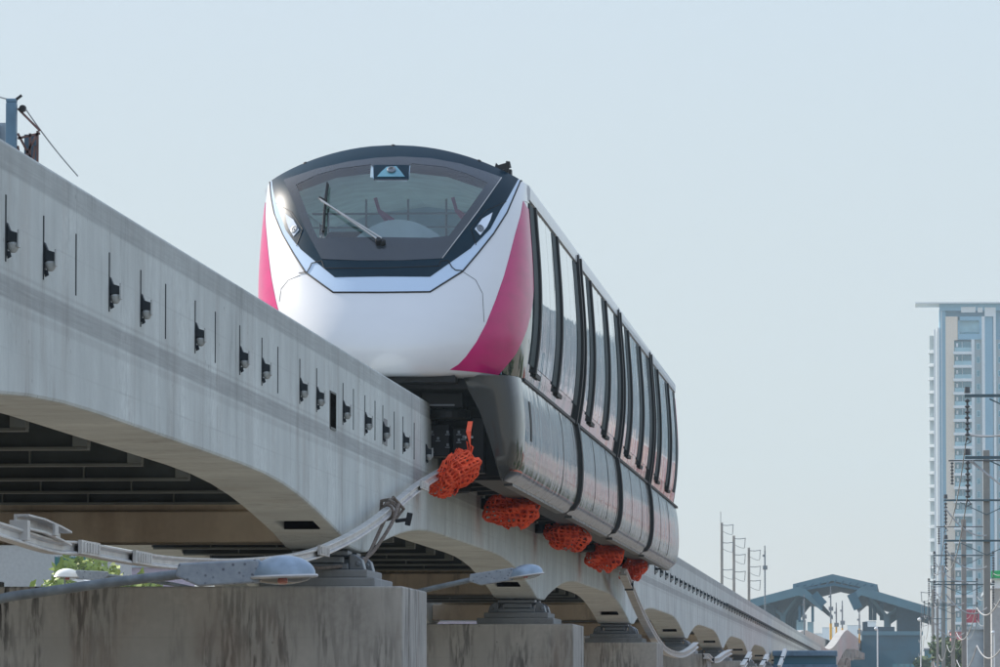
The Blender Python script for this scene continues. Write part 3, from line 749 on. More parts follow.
for i, (a, b) in enumerate(cars):
    m = MB(); prf = body_profile(); n = 8
    ys_ = [a+(b-a)*k/n for k in range(n+1)] if i else [72.0, 72.3, 73, 74, 75, 76, 77.1, 78.5, 80, b]
    m.grid([[(x, y, z) for x, z in prf] for y in ys_])
    if i == 0:
        keep = []
        for fc in m.f:
            c = [sum(m.v[k][q] for k in fc)/len(fc) for q in range(3)]
            if c[0] < XC-1.2 and 72.2 < c[1] < 77.3 and H+4.3 < c[2] < H+6.2: continue
            keep.append(fc)
        m.f = keep
    body = m.build('car_body', M['side'], train, smooth=True, merge=True)
    # roof rail, light grey
    m = MB()
    for sg in (1, -1):
        rows = []
        ya = a-.12 if i == 0 else a; yb_ = b+.12 if i == 3 else b
        for (dx, dz) in ((.0,-.19),(.030,-.18),(.034,-.05),(.02,.0),(-.06,.05),(-.25,.115)):
            rows.append([(XC+sg*(1.655+dx), ya, H+6.47+dz), (XC+sg*(1.655+dx), yb_, H+6.47+dz)])
        m.grid(rows)
        m.add([rows[k][0] for k in range(6)], [tuple(range(6))]); m.add([rows[k][1] for k in range(6)], [tuple(range(6))])
    m.build('roof_rail', M['roofpaint'], body, smooth=True)
    m = MB(); m.grid([[(XC+1.35*q, a+.02, H+6.49+.46*(1-(q*.906)**2)) for q in np.linspace(-1, 1, 17)], [(XC+1.35*q, b-.02, H+6.49+.46*(1-(q*.906)**2)) for q in np.linspace(-1, 1, 17)]])
    m.build('roof_skin', M['roofpaint'], body, smooth=True)
    # posts and door jambs
    ref = [82.7-12.8, 82.7, 94.4, 106.1][i]
    bars = [72.75, 77.35] if i == 0 else ([ref+2.9, ref+7.3] if i < 3 else [ref+2.9, ref+7.7])
    edges = sorted([a+(.0 if i == 0 else .16)]+bars+[b-.16 if i < 3 else b-.2])
    for sg in (1, -1):
        for q in range(len(edges)-1):
            y0 = edges[q]+(.11 if q or True else 0); y1 = edges[q+1]-.11
            cuts = [y0, y1] if y1-y0 < 2.4 else [y0, y0+(y1-y0)*.5, y1]
            for c0, c1 in zip(cuts, cuts[1:]):
                m = MB(); strip(m, sg, c0+.012, c1-.012, .10, .905, .008, rim=.012); m.build('window', M['glass' if (i == 0 and sg < 0 and c1 < 77.4) else 'window'], body, smooth=True)
        for y in edges[1:]:
            m = MB(); strip(m, sg, y-.95, y-.12, .09, .91, .014, rim=.012); m.build('window_frame', M['frame_teal'], body, smooth=True)
        for y in bars:
            m = MB(); strip(m, sg, y-.11, y+.11, .065, .915, .046, rim=.046)
            strip(m, sg, y+.10, y+1.1, .05, .072, .036, nv=2, rim=.03)
            m.build('door_jamb', M['black'], body, smooth=True)
        for y in ([a+.08] if i else [])+([b-.08] if i < 3 else []):
            m = MB(); strip(m, sg, y-.09, y+.09, -.01, .97, .05, rim=.05); m.build('end_frame', M['black'], body, smooth=True)
    if i < 3:
        m = MB(); pf = body_profile(.12); yb2 = cars[i+1][0]
        m.grid([[(x, b-.02+(yb2-b+.04)*k/10 , z) for x, z in (pf if k % 2 else body_profile(.05))] for k in range(11)])
        m.build('gangway_bellows', M['black'], train)
# lower skirts
SK = [(3.965, 1.64), (3.85, 1.662), (3.7, 1.685), (3.5, 1.703), (3.31, 1.71), (3.15, 1.708), (3.0, 1.695), (2.85, 1.665), (2.78, 1.635), (2.73, 1.59)]
XI = [(3.965, 0.97), (3.8, 1.03), (3.52, 1.18), (3.1, 1.32), (2.66, 1.44)]
def skx(z): return float(np.interp(z, [p[0] for p in SK][::-1], [p[1] for p in SK][::-1]))
def xin(z): return float(np.interp(z, [p[0] for p in XI][::-1], [p[1] for p in XI][::-1]))
skc = [(70.05, 82.55), (82.85, 94.25), (94.55, 105.95), (106.25, YM(70.05))]
for i, (a, b) in enumerate(skc):
    for sg in (1, -1):
        rows = []
        zz = list(np.linspace(3.965, 2.665, 26))
        for z in zz:
            xo = skx(max(z, 2.73)) - (max(0, 2.73-z)*1.5)
            r_ = []
            if i == 0:
                xi = min(xin(z), xo-.05); rr = min(.17, (xo-xi)*.8); setb = max(0, 2.85-z)*.35
                r_ += [(xi, a+.22+setb), (xi, a+.012+setb), (xi+.02, a+setb), (xo-rr, a+.02+setb)]
                r_ += [(xo-rr+rr*math.sin(t_), a+.02+setb+.75*(1-math.cos(t_))) for t_ in np.linspace(.15, math.pi/2, 8)]
            elif i == 3: pass
            y_s = max(a, r_[-1][1]+.3) if r_ else a
            r_ += [(xo, y_s), (xo, (a+b)/2)]
            if i == 3:
                r_ += [(xo-.17+.17*math.sin(t_), b-.75*(1-math.cos(t_))) for t_ in np.linspace(math.pi/2, .15, 8)] + [(xo-.3, b)]
            else: r_ += [(xo, b)]
            rows.append([(XC+sg*x, y, H+z) for x, y in r_])
        m = MB(); m.grid(rows if sg < 0 else [r[::-1] for r in rows])
        sk = m.build('side_skirt', M['skirt'], train, smooth=True, merge=True)
        # lower lip of small plates
        m = MB(); y = a+1.2
        while y < b-.6:
            m.bar((XC+sg*1.45, y, H+2.655), (XC+sg*1.45, min(y+.86, b-.1), H+2.655), .11, .03); y += .9
        m.build('lip_plates', M['lip'], sk)
        if i < 3:
            m = MB(); prev = None
            pts = [(XC+sg*(skx(z)+.012), b+.15, H+z) for z in np.linspace(3.97, 2.74, 14)]+[(XC+sg*1.34, b+.15, H+2.69)]
            m.sweep(pts, [(-.14,-.03),(.14,-.03),(.14,.03),(-.14,.03)], side=(0,1,0)); m.build('joint_seal', M['black'], sk, smooth=True)
        if i == 0 or True:
            m = MB()
            for yl in ([78.6] if i == 0 else [a+3.9, a+7.8]):
                m.sweep([(XC+sg*(skx(z)+.001), yl, H+z) for z in np.linspace(3.93, 2.76, 14)], [(-.012,-.003),(.012,-.003),(.012,.003),(-.012,.003)], side=(0,1,0))
            m.sweep([(XC+sg*1.64, a+(1.2 if i == 0 else 0), H+3.975), (XC+sg*1.64, b, H+3.975)], [(-.02,-.02),(.02,-.02),(.02,.02),(-.02,.02)])
            m.build('panel_joint', M['black'], sk)
        if i == 0:
            m = MB()
            m.sweep([(XC+sg*(skx(z)+.002), 71.75, H+z) for z in np.linspace(3.72, 3.22, 8)], [(-.14,-.004),(.14,-.004),(.14,.004),(-.14,.004)], side=(0,1,0)); m.build('vent_slot', M['black'], sk)
# underframe and running gear
m = MB(); m.box(XC-1.40, XC+1.40, 70.2, YEND-1.0, H+3.80, H+3.955); m.box(XC-.9, XC+.9, 69.75, 70.2, H+3.86, H+3.95)
for y in np.arange(72, 116, 1.45): 
    for sg in (1, -1): m.bar((XC+sg*.55, y, H+3.2), (XC+sg*1.45, y, H+3.25), .12, .9)
for sg in (1, -1):
    m.box(XC+sg*1.12-.18, XC+sg*1.12+.22, 72.0, YEND-2, H+2.74, H+2.88)
    m.box(XC+sg*.62-.1, XC+sg*.62+.1, 72.0, YEND-2, H+3.25, H+3.78)
m.build('underframe', M['dark'], train, bevel=.01)
for y in (73.2, 79.5, 86.5, 91.2, 98.0, 103.0, 109.6, 114.5):
    b_ = MB()
    for sg in (1, -1):
        b_.box(XC+sg*.74-.30, XC+sg*.74+.30, y-1.6, y+1.6, H+3.32, H+3.50)
        b_.box(XC+sg*.78-.2, XC+sg*.78+.2, y-1.2, y+1.2, H+2.82, H+3.3)
    bg_ = b_.build_each(lambda c: c[0] > XC, 'bogie', M['dark'], train, bevel=.02)[-1]
    t_ = MB()
    for sg in (1, -1):
        for dy in (-1.1, 1.1):
            t_.lathe((XC+sg*.62, y+dy, H+3.50), (0,0,1), [(0,.20),(.03,.235),(.12,.24),(.17,.235),(.20,.20)], 20)
        t_.lathe((XC+sg*.60, y, H+2.62), (0,0,1), [(0,.20),(.02,.225),(.12,.225),(.15,.20)], 20)
    t_.build_each(lambda c: (round(c[0]*2), round(c[1]*2), round(c[2]*2)), 'guide_tyre', M['black'], bg_, smooth=True)
# nose-end running gear seen between beam and fender
fr = MB()
for sg in (1, -1):
    fr.box(XC+sg*.66-.26, XC+sg*.66+.26, 70.7, 71.3, H+3.60, H+3.78)
    fr.lathe((XC+sg*.72, 70.9, H+3.46), (0,0,1), [(0,.27),(.02,.29),(.10,.29),(.12,.26)], 24)
    fr.box(XC+sg*.58-.16, XC+sg*.58+.16, 70.9, 71.5, H+3.0, H+3.40)
    fr.box(XC+sg*.88-.11, XC+sg*.88+.11, 71.0, 71.5, H+2.95, H+3.36)
    fr.box(XC+sg*1.08-.08, XC+sg*1.08+.08, 71.1, 71.5, H+2.8, H+3.5)
    for k in range(3): fr.bar((XC+sg*(.45+.1*k), 70.8, H+3.75), (XC+sg*(.5+.1*k), 71.0, H+3.3), .02, .02)
fe = fr.build_each(lambda c: c[0] > XC, 'end_bogie', M['dark'], train, bevel=.012)[-1]
fr = MB()
for sg in (1, -1):
    for k, (dx, z) in enumerate(((.46,3.30),(.46,3.08),(.52,3.30),(.52,3.08),(.60,3.22),(.72,3.30),(.72,3.14),(.86,3.30),(.86,3.2),(.92,3.24))):
        fr.box(XC+sg*dx-.014, XC+sg*dx+.014, 70.86, 70.90, H+z-.012, H+z+.02); fr.bar((XC+sg*dx-.03, 70.86, H+z-.03), (XC+sg*dx+.03, 70.86, H+z-.03), .012, .012)
    for x in np.arange(.46, .98, .09): fr.lathe((XC+sg*x, 70.72+(x-.72)**2, H+3.5), (0,0,1), [(0,.012),(.02,.012)], 6)
    fr.box(XC+sg*.62-.2, XC+sg*.62+.2, 70.67, 70.69, H+3.62, H+3.64); fr.bar((XC+sg*.5,70.8,H+3.74),(XC+sg*.75,70.8,H+3.74),.03,.05)
fr.build('fitting', M['steel'], fe)
fr = MB()
for sg in (1, -1):
    for dx, z in ((.98,3.33),(1.02,3.24),(.94,3.24)): fr.lathe((XC+sg*dx, 70.95, H+z), (0,-1,0), [(0,.018),(.03,.018),(.035,.01)], 10)
fr.build('bolt_head', M['lamp'], fe)
# cabin seen through the windscreen
cb_ = MB(); cb_.box(XC+1.50, XC+1.53, 72.0, 75.5, H+4.9, H+6.1)
for sg in (-1, 1):
    cb_.box(XC+sg*1.42-.02, XC+sg*1.42+.02, 71.3, 75.5, H+4.2, H+4.9); cb_.box(XC+sg*1.40-.03, XC+sg*1.40+.03, 71.3, 75.5, H+6.1, H+6.4)
cb_.grid([[(XC-1.35, y, H+6.30+.3*(1-(1)**2)) for y in (71.2, 77)], [(XC-.7, y, H+6.52) for y in (71.1, 77)], [(XC, y, H+6.60) for y in (71.1, 77)], [(XC+.7, y, H+6.52) for y in (71.1, 77)], [(XC+1.35, y, H+6.30) for y in (71.2, 77)]])
cabin = cb_.build('cabin_lining', M['cabin'], train)
m = MB(); m.box(XC-1.4, XC+1.4, 76.4, 76.45, H+4.0, H+6.6); m.box(XC-1.42, XC+1.42, 70.5, 76.4, H+4.0, H+4.05)
for x in (-.55, -.05, .45, .95): m.box(XC+x-.012, XC+x+.012, 74.4, 74.44, H+4.1, H+6.2)
m.box(XC-1.2, XC+1.2, 74.4, 74.45, H+5.95, H+5.98); m.box(XC-.9, XC+.1, 73.2, 73.25, H+5.62, H+5.66)
m.build('cabin_bulkhead', M['cabin_dark'], cabin)
m = MB(); rows = []
for k in range(17):
    u = -1+k/8; rows.append([(XC+.08+u*.66, 70.95+.15*u*u, H+5.3), (XC+.08+u*.62, 71.0+.2*u*u, H+5.70+.28*(1-u*u)), (XC+.08+u*.6, 71.6+.2*u*u, H+5.70+.28*(1-u*u)), (XC+.08+u*.6, 71.9, H+4.9)])
m.grid(rows); m.build('dashboard', M['dash'], cabin, smooth=True)
m = MB()
for x in (-.38, .62):
    m.tube([(XC+x, 72.9, H+6.42), (XC+x+.05, 72.9, H+6.25), (XC+x+.2, 72.9, H+6.05)], .026, 6); m.tube([(XC+x+.05, 72.85, H+6.25), (XC+x+.24, 72.85, H+6.12)], .03, 6)
m.build_each(lambda c: c[0] > XC+.2, 'grab_handle', M['pink'], cabin)
m = MB()
for x in (-1.1, -.6, -.05, .45, .95): m.tube([(XC+x, 74.0, H+4.1), (XC+x, 74.0, H+6.5)], .016, 6)
m.tube([(XC-1.3, 73.9, H+6.30), (XC+1.3, 73.9, H+6.30)], .016, 6); m.tube([(XC-1.3, 73.9, H+6.12), (XC+1.3, 73.9, H+6.12)], .012, 6)
m.build('handrail', M['steel'], cabin)
m = MB(); m.box(XC-1.05, XC-.5, 73.0, 73.2, H+5.2, H+6.0); m.box(XC+.75, XC+1.2, 73.2, 73.4, H+5.2, H+6.05)
m.build_each(lambda c: c[0] > XC, 'cab_seat', M['black'], cabin, bevel=.08)
# roof fittings
m = MB()
for u, z in ((-.86,.0), (.93,.0)):
    m.box(XC+u*1.5-.07, XC+u*1.5+.07, 71.6, 71.8, H+6.60, H+6.66)
m.bar((XC+1.30, 71.5, H+6.66), (XC+1.46, 71.45, H+6.70), .06, .07); m.bar((XC+1.42,71.4,H+6.60),(XC+1.44,71.4,H+6.74),.05,.05); m.lathe((XC+1.30,71.5,H+6.68),(-1,0,.2),[(0,.03),(.03,.05)],10)
m.build_each(lambda c: c[0] > XC, 'horn', M['black'], train)
m = MB()
for q in (-.36, .0, .34): m.lathe(S(q, 1.0)-Vector((0,0,.012)), (0,0,1), [(0,.04),(.02,.03),(.03,.01)], 8)
m.tube([(XC+1.48*q, 71.42, H+6.485+.46*(1-q*q)) for q in np.linspace(-.97, .97, 30)], .008, 5)
m.build('roof_cap_strip', M['black'], train)

# ------------------------------------------------------------------ orange netting bags
def net(cx, cy, cz, rx, ry, rz, seed, spike=0.0, tilt=0.0, nu=24, nv=13):
    rnd = random.Random(seed); m = MB()
    ph = [rnd.uniform(0, 6.28) for _ in range(8)]
    def P(u, v, k):
        th = 2*math.pi*u; f = math.pi*v
        d = 1 + .13*math.sin(3*th+ph[0]+2*f) + .10*math.sin(5*th+ph[1])*math.sin(2*f+ph[2]) + .08*math.sin(7*f+ph[3]+th*2)
        d *= k
        x = math.sin(f)*math.cos(th)*rx*d; y = math.sin(f)*math.sin(th)*ry*d; z = math.cos(f)*rz*d
        if z > 0: z *= 1+spike*(1-abs(math.sin(f)))**1.5; x *= (1-.25*z/rz)
        z += tilt*x
        return Vector((cx+x, cy+y, cz+z))
    for layer, k in ((0, 1.0), (1, .55)):
        tw = .12*layer+rnd.uniform(0, .1)
        for i in range(nu):
            for j in range(1, nv-1):
                def G(a, b): 
                    jit = .25
                    ra = random.Random((seed*977+layer*131+(a % nu)*37+b*11)).uniform(-jit, jit); rb = random.Random((seed*571+layer*17+(a % nu)*91+b*53)).uniform(-jit, jit)
                    return P((a+ra+tw*b*6)/nu, min(1, max(0, (b+rb)/nv)), k+.04*ra)
                q = [G(i, j), G(i+1, j), G(i+1, j+1), G(i, j+1)]; c = (q[0]+q[1]+q[2]+q[3])/4
                hh = rnd.uniform(.48, .76) if rnd.random() < .92 else .2
                out = (c-Vector((cx, cy, cz))).normalized()*.012
                inn = [c+(p-c)*hh for p in q]
                mids = [(q[e]+q[(e+1) % 4])/2+(out if e % 2 else -out) for e in range(4)]
                n = len(m.v); m.v += q+inn+mids
                for e in range(4):
                    e2 = (e+1) % 4
                    m.f += [(n+e, n+8+e, n+4+e), (n+8+e, n+e2, n+4+e2), (n+8+e, n+4+e2, n+4+e)]
    return m
nets = [(456,474,68.9,.30,.34,.205,.5,.6,'orange net bag hanging by a strap beside the train nose'),
        (515,507,78.8,.38,.45,.27,0,0,'wide flat orange net bundle under the first car'),
        (567,533,91.0,.36,.5,.255,0,-.1,'orange net bundle with square open mesh under the second car'),
        (606,554,103.5,.34,.5,.31,0,0,'rounded orange net bundle under the third car'),
        (635,568,114.0,.28,.4,.25,.7,.3,'small torn orange net bundle at the tail of the train')]
for i, (px, py, y, rx, ry, rz, spk, tl_, lab) in enumerate(nets):
    cx = (px-905)*y/F; cz = H+(697-py)*y/F
    root = empty('net_bundle', (cx, y, cz-rz), lab, 'safety net', 'orange safety nets under the train')
    o = net(cx, y, cz, rx, ry, rz, 11+i*3, spk, tl_).build('mesh_bag', M['orange'], root, thick=.008)
    m = MB()
    if i == 0:
        m.sweep([(cx+.17, y, cz+.22), (cx+.18, y-.02, cz+.36), (cx+.155, y+.05, cz+.52), (cx+.15, y+.4, cz+.66)], [(-.03,-.004),(.03,-.004),(.03,.004),(-.03,.004)])
        m.tube([(cx+.17, y, cz+.2), (cx+.21, y, cz+.33), (cx+.14, y, cz+.40), (cx+.16, y, cz+.24)], .014, 5)
    elif i == 4:
        m.tube([(cx-.12, y-.1, cz-.1), (cx-.20, y-.15, cz-.22), (cx-.18, y-.15, cz-.34)], .03, 5); m.tube([(cx-.2, y, cz+.0), (cx-.05, y, cz+.25)], .02, 5)
    else: m.tube([(cx-rx*.5, y, cz+rz*.7), (cx-rx*.2, y+.1, cz+rz*1.3)], .015, 5); m.tube([(cx+rx*.4, y, cz+rz*.7), (cx+rx*.3, y+.1, cz+rz*1.3)], .015, 5)
    m.build('strap', M['orange'], root)

# ------------------------------------------------------------------ loose power rails
RP = [(-.05,-.055),(.05,-.055),(.05,-.035),(.018,-.02),(.018,.02),(.05,.035),(.05,.055),(-.05,.055),(-.05,.035),(-.03,.02),(-.03,-.02),(-.05,-.035)]
def smooth_path(pts, n=8):
    out = []; P = [Vector(p) for p in pts]
    for i in range(len(P)-1):
        a, b, c, d = P[max(i-1,0)], P[i], P[i+1], P[min(i+2,len(P)-1)]
        for k in range(n):
            t_ = k/n; out.append(.5*((2*b)+(c-a)*t_+(2*a-5*b+4*c-d)*t_*t_+(3*b-a-3*c+d)*t_**3))
    out.append(P[-1]); return out
xr = -5.66
rp = [(33.0,1.09),(35.9,1.03),(37.6,1.0),(39.0,1.02),(41.7,1.02),(44.6,1.05),(48.9,1.15),(53.7,1.33),(57.5,1.58),(60.5,1.84),(62.8,2.08),(66.2,2.44),(69.3,2.72),(71.5,2.9)]
pth = smooth_path([(xr, y, H+z) for y, z in rp], 6)
root = empty('power_rail', (xr, 44, H+1.0), 'long loose aluminium rail sagging from the beam across the lower left', 'loose rail', 'loose power rails hanging off the beam')
MB().sweep(pth, [(a*.85, b*.85) for a, b in RP], side=(1,0,0)).build('rail_profile', M['alu'], root, bevel=.003)
m = MB()
for y in (39.0, 41.75, 54.9, 66.5):
    z = float(np.interp(y, [p[0] for p in rp], [p[1] for p in rp])); 
    m.box(xr+.045, xr+.07, y-.45, y+.45, H+z-.045, H+z+.05)
    for d in (-.33,-.2,-.07,.07,.2,.33): m.box(xr+.07, xr+.082, y+d-.03, y+d+.03, H+z-.03, H+z+.035)
m.build_each(lambda c: round(c[1]/3), 'splice_plate', M['alu'], root)
m = MB()
pts = [(xr+.02, 36.2, H+1.12), (xr+.02, 36.9, H+1.115), (xr+.02, 37.6, H+1.09), (xr+.02, 38.1, H+1.065)]
m.sweep(pts, [(-.05,-.05),(.05,-.05),(.05,-.035),(-.03,-.035),(-.03,.035),(.05,.035),(.05,.05),(-.05,.05)], side=(1,0,0))
m.box(xr-.05, xr+.07, 36.15, 36.25, H+1.0, H+1.13); m.box(xr+.07, xr+.09, 37.2, 37.35, H+1.06, H+1.13)
m.build('cover_channel', M['alu'], root, bevel=.003)
def rail2(pxs, X, lab, prof=None):
    P3 = []
    for px, py in pxs:
        y = F*X/(px-905); P3.append((X, y, H+(697-py)*y/F))
    root = empty('power_rail', P3[len(P3)//2], lab, 'loose rail', 'loose power rails hanging off the beam')
    MB().sweep(smooth_path(P3, 5), prof or RP, side=(1,0,0)).build('rail_profile', M['alu'], root)
    m = MB(); a = P3[1]; m.box(a[0]-.08, a[0]+.09, a[1]-.1, a[1]+.1, a[2]-.09, a[2]+.1); m.build('rail_clamp', M['chan'], root)
RW = [(p[0]*1.5, p[1]*1.3) for p in RP]
rail2([(624,572),(630,586),(641,612),(650,629),(660,645),(668,652),(680,655),(690,651),(697,645)], -5.5, 'curved loose rail dropping from the orange nets at the train tail', RW)
rail2([(707,656),(712,660),(718,660),(725,655),(731,652)], -5.3, 'short curved loose rail lying over the pier heads past the train tail', RW)
rail2([(743,667),(747,661),(751,654)], -5.2, 'second short leaning rail past the train tail', RW)
rail2([(762,667),(765,662),(768,656)], -5.1, 'third short leaning rail past the train tail', RW)
rail2([(780,667),(783,659),(786,650)], -5.1, 'short leaning rail nearest the station, beside the blue beam', RW)
# rope tied round the sagging rail
root = empty('tie_rope', (xr, 62.6, H+2.07), 'brown rope knotted round the sagging rail and trailing to the bearing', 'rope')
m = MB()
for k in range(4):
    y = 62.25+.24*k; z = float(np.interp(y, [p[0] for p in rp], [p[1] for p in rp])); r_ = .070+.008*(k % 2)
    m.tube([(xr+r_*math.cos(t_), y+.10*math.sin(t_*.5+k), H+z+r_*1.15*math.sin(t_)) for t_ in np.linspace(0, 6.28, 18)], .016, 7)
m.tube([(xr+.08,62.1,H+2.12),(xr+.03,62.2,H+2.16),(xr-.06,62.3,H+2.15),(xr-.09,62.5,H+2.0),(xr+.05,62.8,H+1.96),(xr+.13,62.9,H+2.08),(xr+.04,62.6,H+2.2)], .019, 7)
m.build('knot', M['rope'], root, smooth=True)
m = MB()
m.tube(smooth_path([(xr+.10, 62.6, H+2.12), (xr+.07, 62.2, H+1.92), (xr-.03, 61.9, H+1.70), (xr-.13, 61.5, H+1.52), (xr-.28, 61.0, H+1.42), (xr-.55, 60.4, H+1.37), (xr-.95, 60.3, H+1.38)], 5), .02, 7)
m.tube(smooth_path([(xr+.0, 62.3, H+2.0), (xr-.06, 62.0, H+1.8), (xr-.12, 61.7, H+1.6), (xr-.16, 61.2, H+1.42)], 5), .02, 7)
m.build('rope_tail', M['rope'], root, smooth=True)
m = MB(); m.bar((xr+.08,62.4,H+1.93),(xr+.24,62.4,H+1.95),.04,.04); m.bar((xr+.22,62.35,H+1.88),(xr+.25,62.35,H+2.02),.05,.06)
m.build('clamp', M['black'], root, bevel=.006)

# ------------------------------------------------------------------ street lamps
def street_lamp(y, hx, hz, lab, sc_=1.0, slope=-.10, mirror=1, dome='lampdome', rot=0):
    """head tip at (hx, y, hz); arm runs to the post at the other side"""
    s_ = sc_; d = mirror
    px_ = hx-d*2.55*s_
    root = empty('street_lamp', (px_, y, 0), lab, 'street lamp', 'cobra head street lamps along the guideway')
    def Q(u, dz=0, dy=0): return (hx-d*u*s_, y+dy*s_, H+hz+slope*u*s_+dz*s_)
    MB().tube([Q(.78,-.0), Q(1.3,-.045), Q(1.9,-.11), Q(2.35,-.19), Q(2.52,-.32), Q(2.55,-.6)], .032*s_, 10).build('arm', M['galv'], root, smooth=True)
    MB().lathe((px_, y, 0), (0,0,1), [(0,.14),(.3,.13),(.32,.10),(H+hz-.75,.06),(H+hz-.3,.05)], 14).build('post', M['galv'], root, smooth=True)
    m = MB()
    m.prism([(Q(.36)[0], Q(.36,.07)[2]), (Q(.86)[0], Q(.86,.06)[2]), (Q(.88)[0], Q(.88,-.02)[2]), (Q(.74)[0], Q(.74,-.085)[2]), (Q(.36)[0], Q(.36,-.075)[2])], 'y', y-.07*s_, y+.07*s_)
    m.build('gear_housing', M['speckle'], root, bevel=.012)
    # domed head
    m = MB(); rows = []
    for j in range(9):
        f = j/8*math.pi/2; rr = math.cos(f); hh = math.sin(f)
        rows.append([(hx-d*(.22+.205*rr*math.cos(t_))*s_, y+.13*rr*math.sin(t_)*s_, H+hz+(slope*(.22+.24*rr*math.cos(t_))+ -.035+.125*hh)*s_) for t_ in np.linspace(0, 2*math.pi, 25)])
    m.grid(rows); hd = m.build('lamp_head', M[dome], root, smooth=True, merge=True)
    m = MB(); m.tube([(hx-d*(.22+.21*math.cos(t_))*s_, y+.135*math.sin(t_)*s_, H+hz+(slope*(.22+.24*math.cos(t_))-.042)*s_) for t_ in np.linspace(0, 2*math.pi, 25)], .012*s_, 6); m.build('rim', M['alu'], hd, smooth=True)
    m = MB(); rows = []
    for j in range(6):
        f = j/5*math.pi/2; rr = math.cos(f)*.93; hh = math.sin(f)
        rows.append([(hx-d*(.215+.19*rr*math.cos(t_))*s_, y+.115*rr*math.sin(t_)*s_, H+hz+(slope*(.2+.22*rr*math.cos(t_))-.046-.045*hh)*s_) for t_ in np.linspace(0, 2*math.pi, 25)])
    m.grid(rows); m.build('lens', M['lens'], hd, smooth=True, merge=True)
    m = MB().lathe((hx-d*.22*s_, y, H+hz-.075*s_), (1,0,0), [(-.03,.012),(-.02,.022),(.02,.022),(.03,.012)], 8); m.build('bulb', M['redlens'], hd)
    return root
street_lamp(35.0, -3.605, .79, 'nearest street lamp with spotted housing in front of the stained pier', 1.0, slope=-.03)
street_lamp(68.0, -4.29, 1.52, 'street lamp with upward arm below the train and second net', 1.03, slope=-.13)
street_lamp(80.0, -12.0, 1.74, 'white lamp head seen in the gap under the far track', .9, slope=-.03, mirror=-1, dome='tw_white')

# ------------------------------------------------------------------ blue crosswise beam by the far end of the straight
root = empty('cross_girder', (-4.5, 250, H+1.2), 'blue grey crosswise steel girder beside the far guideway', 'girder')
m = MB(); m.box(-5.75, -2.95, 249, 252, H+1.78, H+2.02); m.build('top_chord', M['bluepaint'], root, bevel=.03)
m = MB(); m.box(-5.7, -3.0, 249.2, 251.8, H+1.42, H+1.775); m.build('web', M['station_light'], root)
m = MB(); m.box(-5.75, -2.95, 249, 252, H+1.25, H+1.415); m.build('bottom_chord', M['bluepaint'], root, bevel=.03)
m = MB(); m.box(-4.9, -3.9, 250, 251, 0, H+1.248); m.build('column', M['pole'], root, bevel=.05)

# ------------------------------------------------------------------ masts along the walkway
def mast(px, top, y, lab, sleeve=True):
    X = (px-905)*y/F; zt = (697-top)*y/F; zb = 2.39+ (rise(y) if y > 402 else 0)
    root = empty('lighting_mast', (X, y, H+zb), lab, 'mast', 'thin masts between the tracks')
    k = y/F
    MB().tube([(X, y, H+zb), (X, y, H+zt)], .75*k, 8).build('pole', M['galv'], root)
    m = MB(); m.tube([(X, y, H+zb+.5), (X, y, H+zb+(1.3+8*k))], 1.25*k if sleeve else .9*k, 8); m.build('sleeve', M['yellow'], root)
    m = MB(); m.box(X-2*k, X+2.5*k, y-.1, y+.1, H+zt-19*k, H+zt-15*k); m.box(X-.5*k, X+.5*k, y-.1, y+.1, H+zt, H+zt+5*k); m.box(X-2.2*k, X-.8*k, y-.1, y+.1, H+zt-6*k, H+zt-4*k); m.build_each(lambda c: round(c[2]*4), 'equipment_box', M['galv'], root)
mast(766, 551, 344, 'thin mast with a yellow sleeve behind the beam, left of the station')
mast(805, 600, 470, 'thin mast with an orange sleeve in front of the left station canopy')
mast(831.5, 592, 560, 'tallest thin mast in the gap between the station canopies')
mast(837, 608, 640, 'short mast just right of the tallest one in the station gap', False)
mast(843, 606, 690, 'short mast second right of the tallest one in the station gap', False)
mast(860, 615, 700, 'short mast beside the right station canopy tip', False)

# ------------------------------------------------------------------ tall poles with bracket loops behind the beam
def loop_pole(px, top, y, lab, levels, d=1, k=None, spike=0):
    X = (px-905)*y/F; k = y/F; zt = (697-top)*k
    root = empty('power_pole', (X, y, 0), lab, 'power pole', 'tall power poles with bracket loops')
    MB().lathe((X, y, 0), (0,0,1), [(0,2.2*k),(H+zt,1.3*k)], 8).build('pole', M['pole'], root)
    if spike: MB().tube([(X-1*k, y, H+zt-2*k), (X-1*k, y, H+zt+spike*k)], .35*k, 5).build('lightning_rod', M['galv'], root)
    for L in levels:
        m = MB(); z = H+zt-L*k
        m.tube([(X, y, z), (X+d*6*k, y, z-.3*k), (X+d*12*k, y, z+.5*k)], .38*k, 5)
        m.tube([(X+d*11.5*k, y, z+.4*k), (X+d*10.8*k, y, z-9*k)], .38*k, 5)
        m.tube([(X+d*u*k, y, z-4*k-5.5*k*math.sin(math.pi*(.08+u/10.8*.42))) for u in np.linspace(1, 10.8, 8)], .25*k, 5)
        m.build('bracket_loop', M['galv'], root)
loop_pole(723, 523, 407, 'leftmost tall power pole with a spike, behind the guideway beam', (2.5,20,47), spike=11)
loop_pole(735, 536, 436, 'second tall power pole from the left behind the guideway beam', (3,19,36))
loop_pole(750, 548, 478, 'third tall power pole from the left behind the guideway beam', (3,19,33))
loop_pole(943, 566, 420, 'power pole with left-hand loops beside the station canopy', (1,21), d=-1)
loop_pole(933, 590, 520, 'farther power pole with left-hand loops over the station canopy', (3,17,27), d=-1)

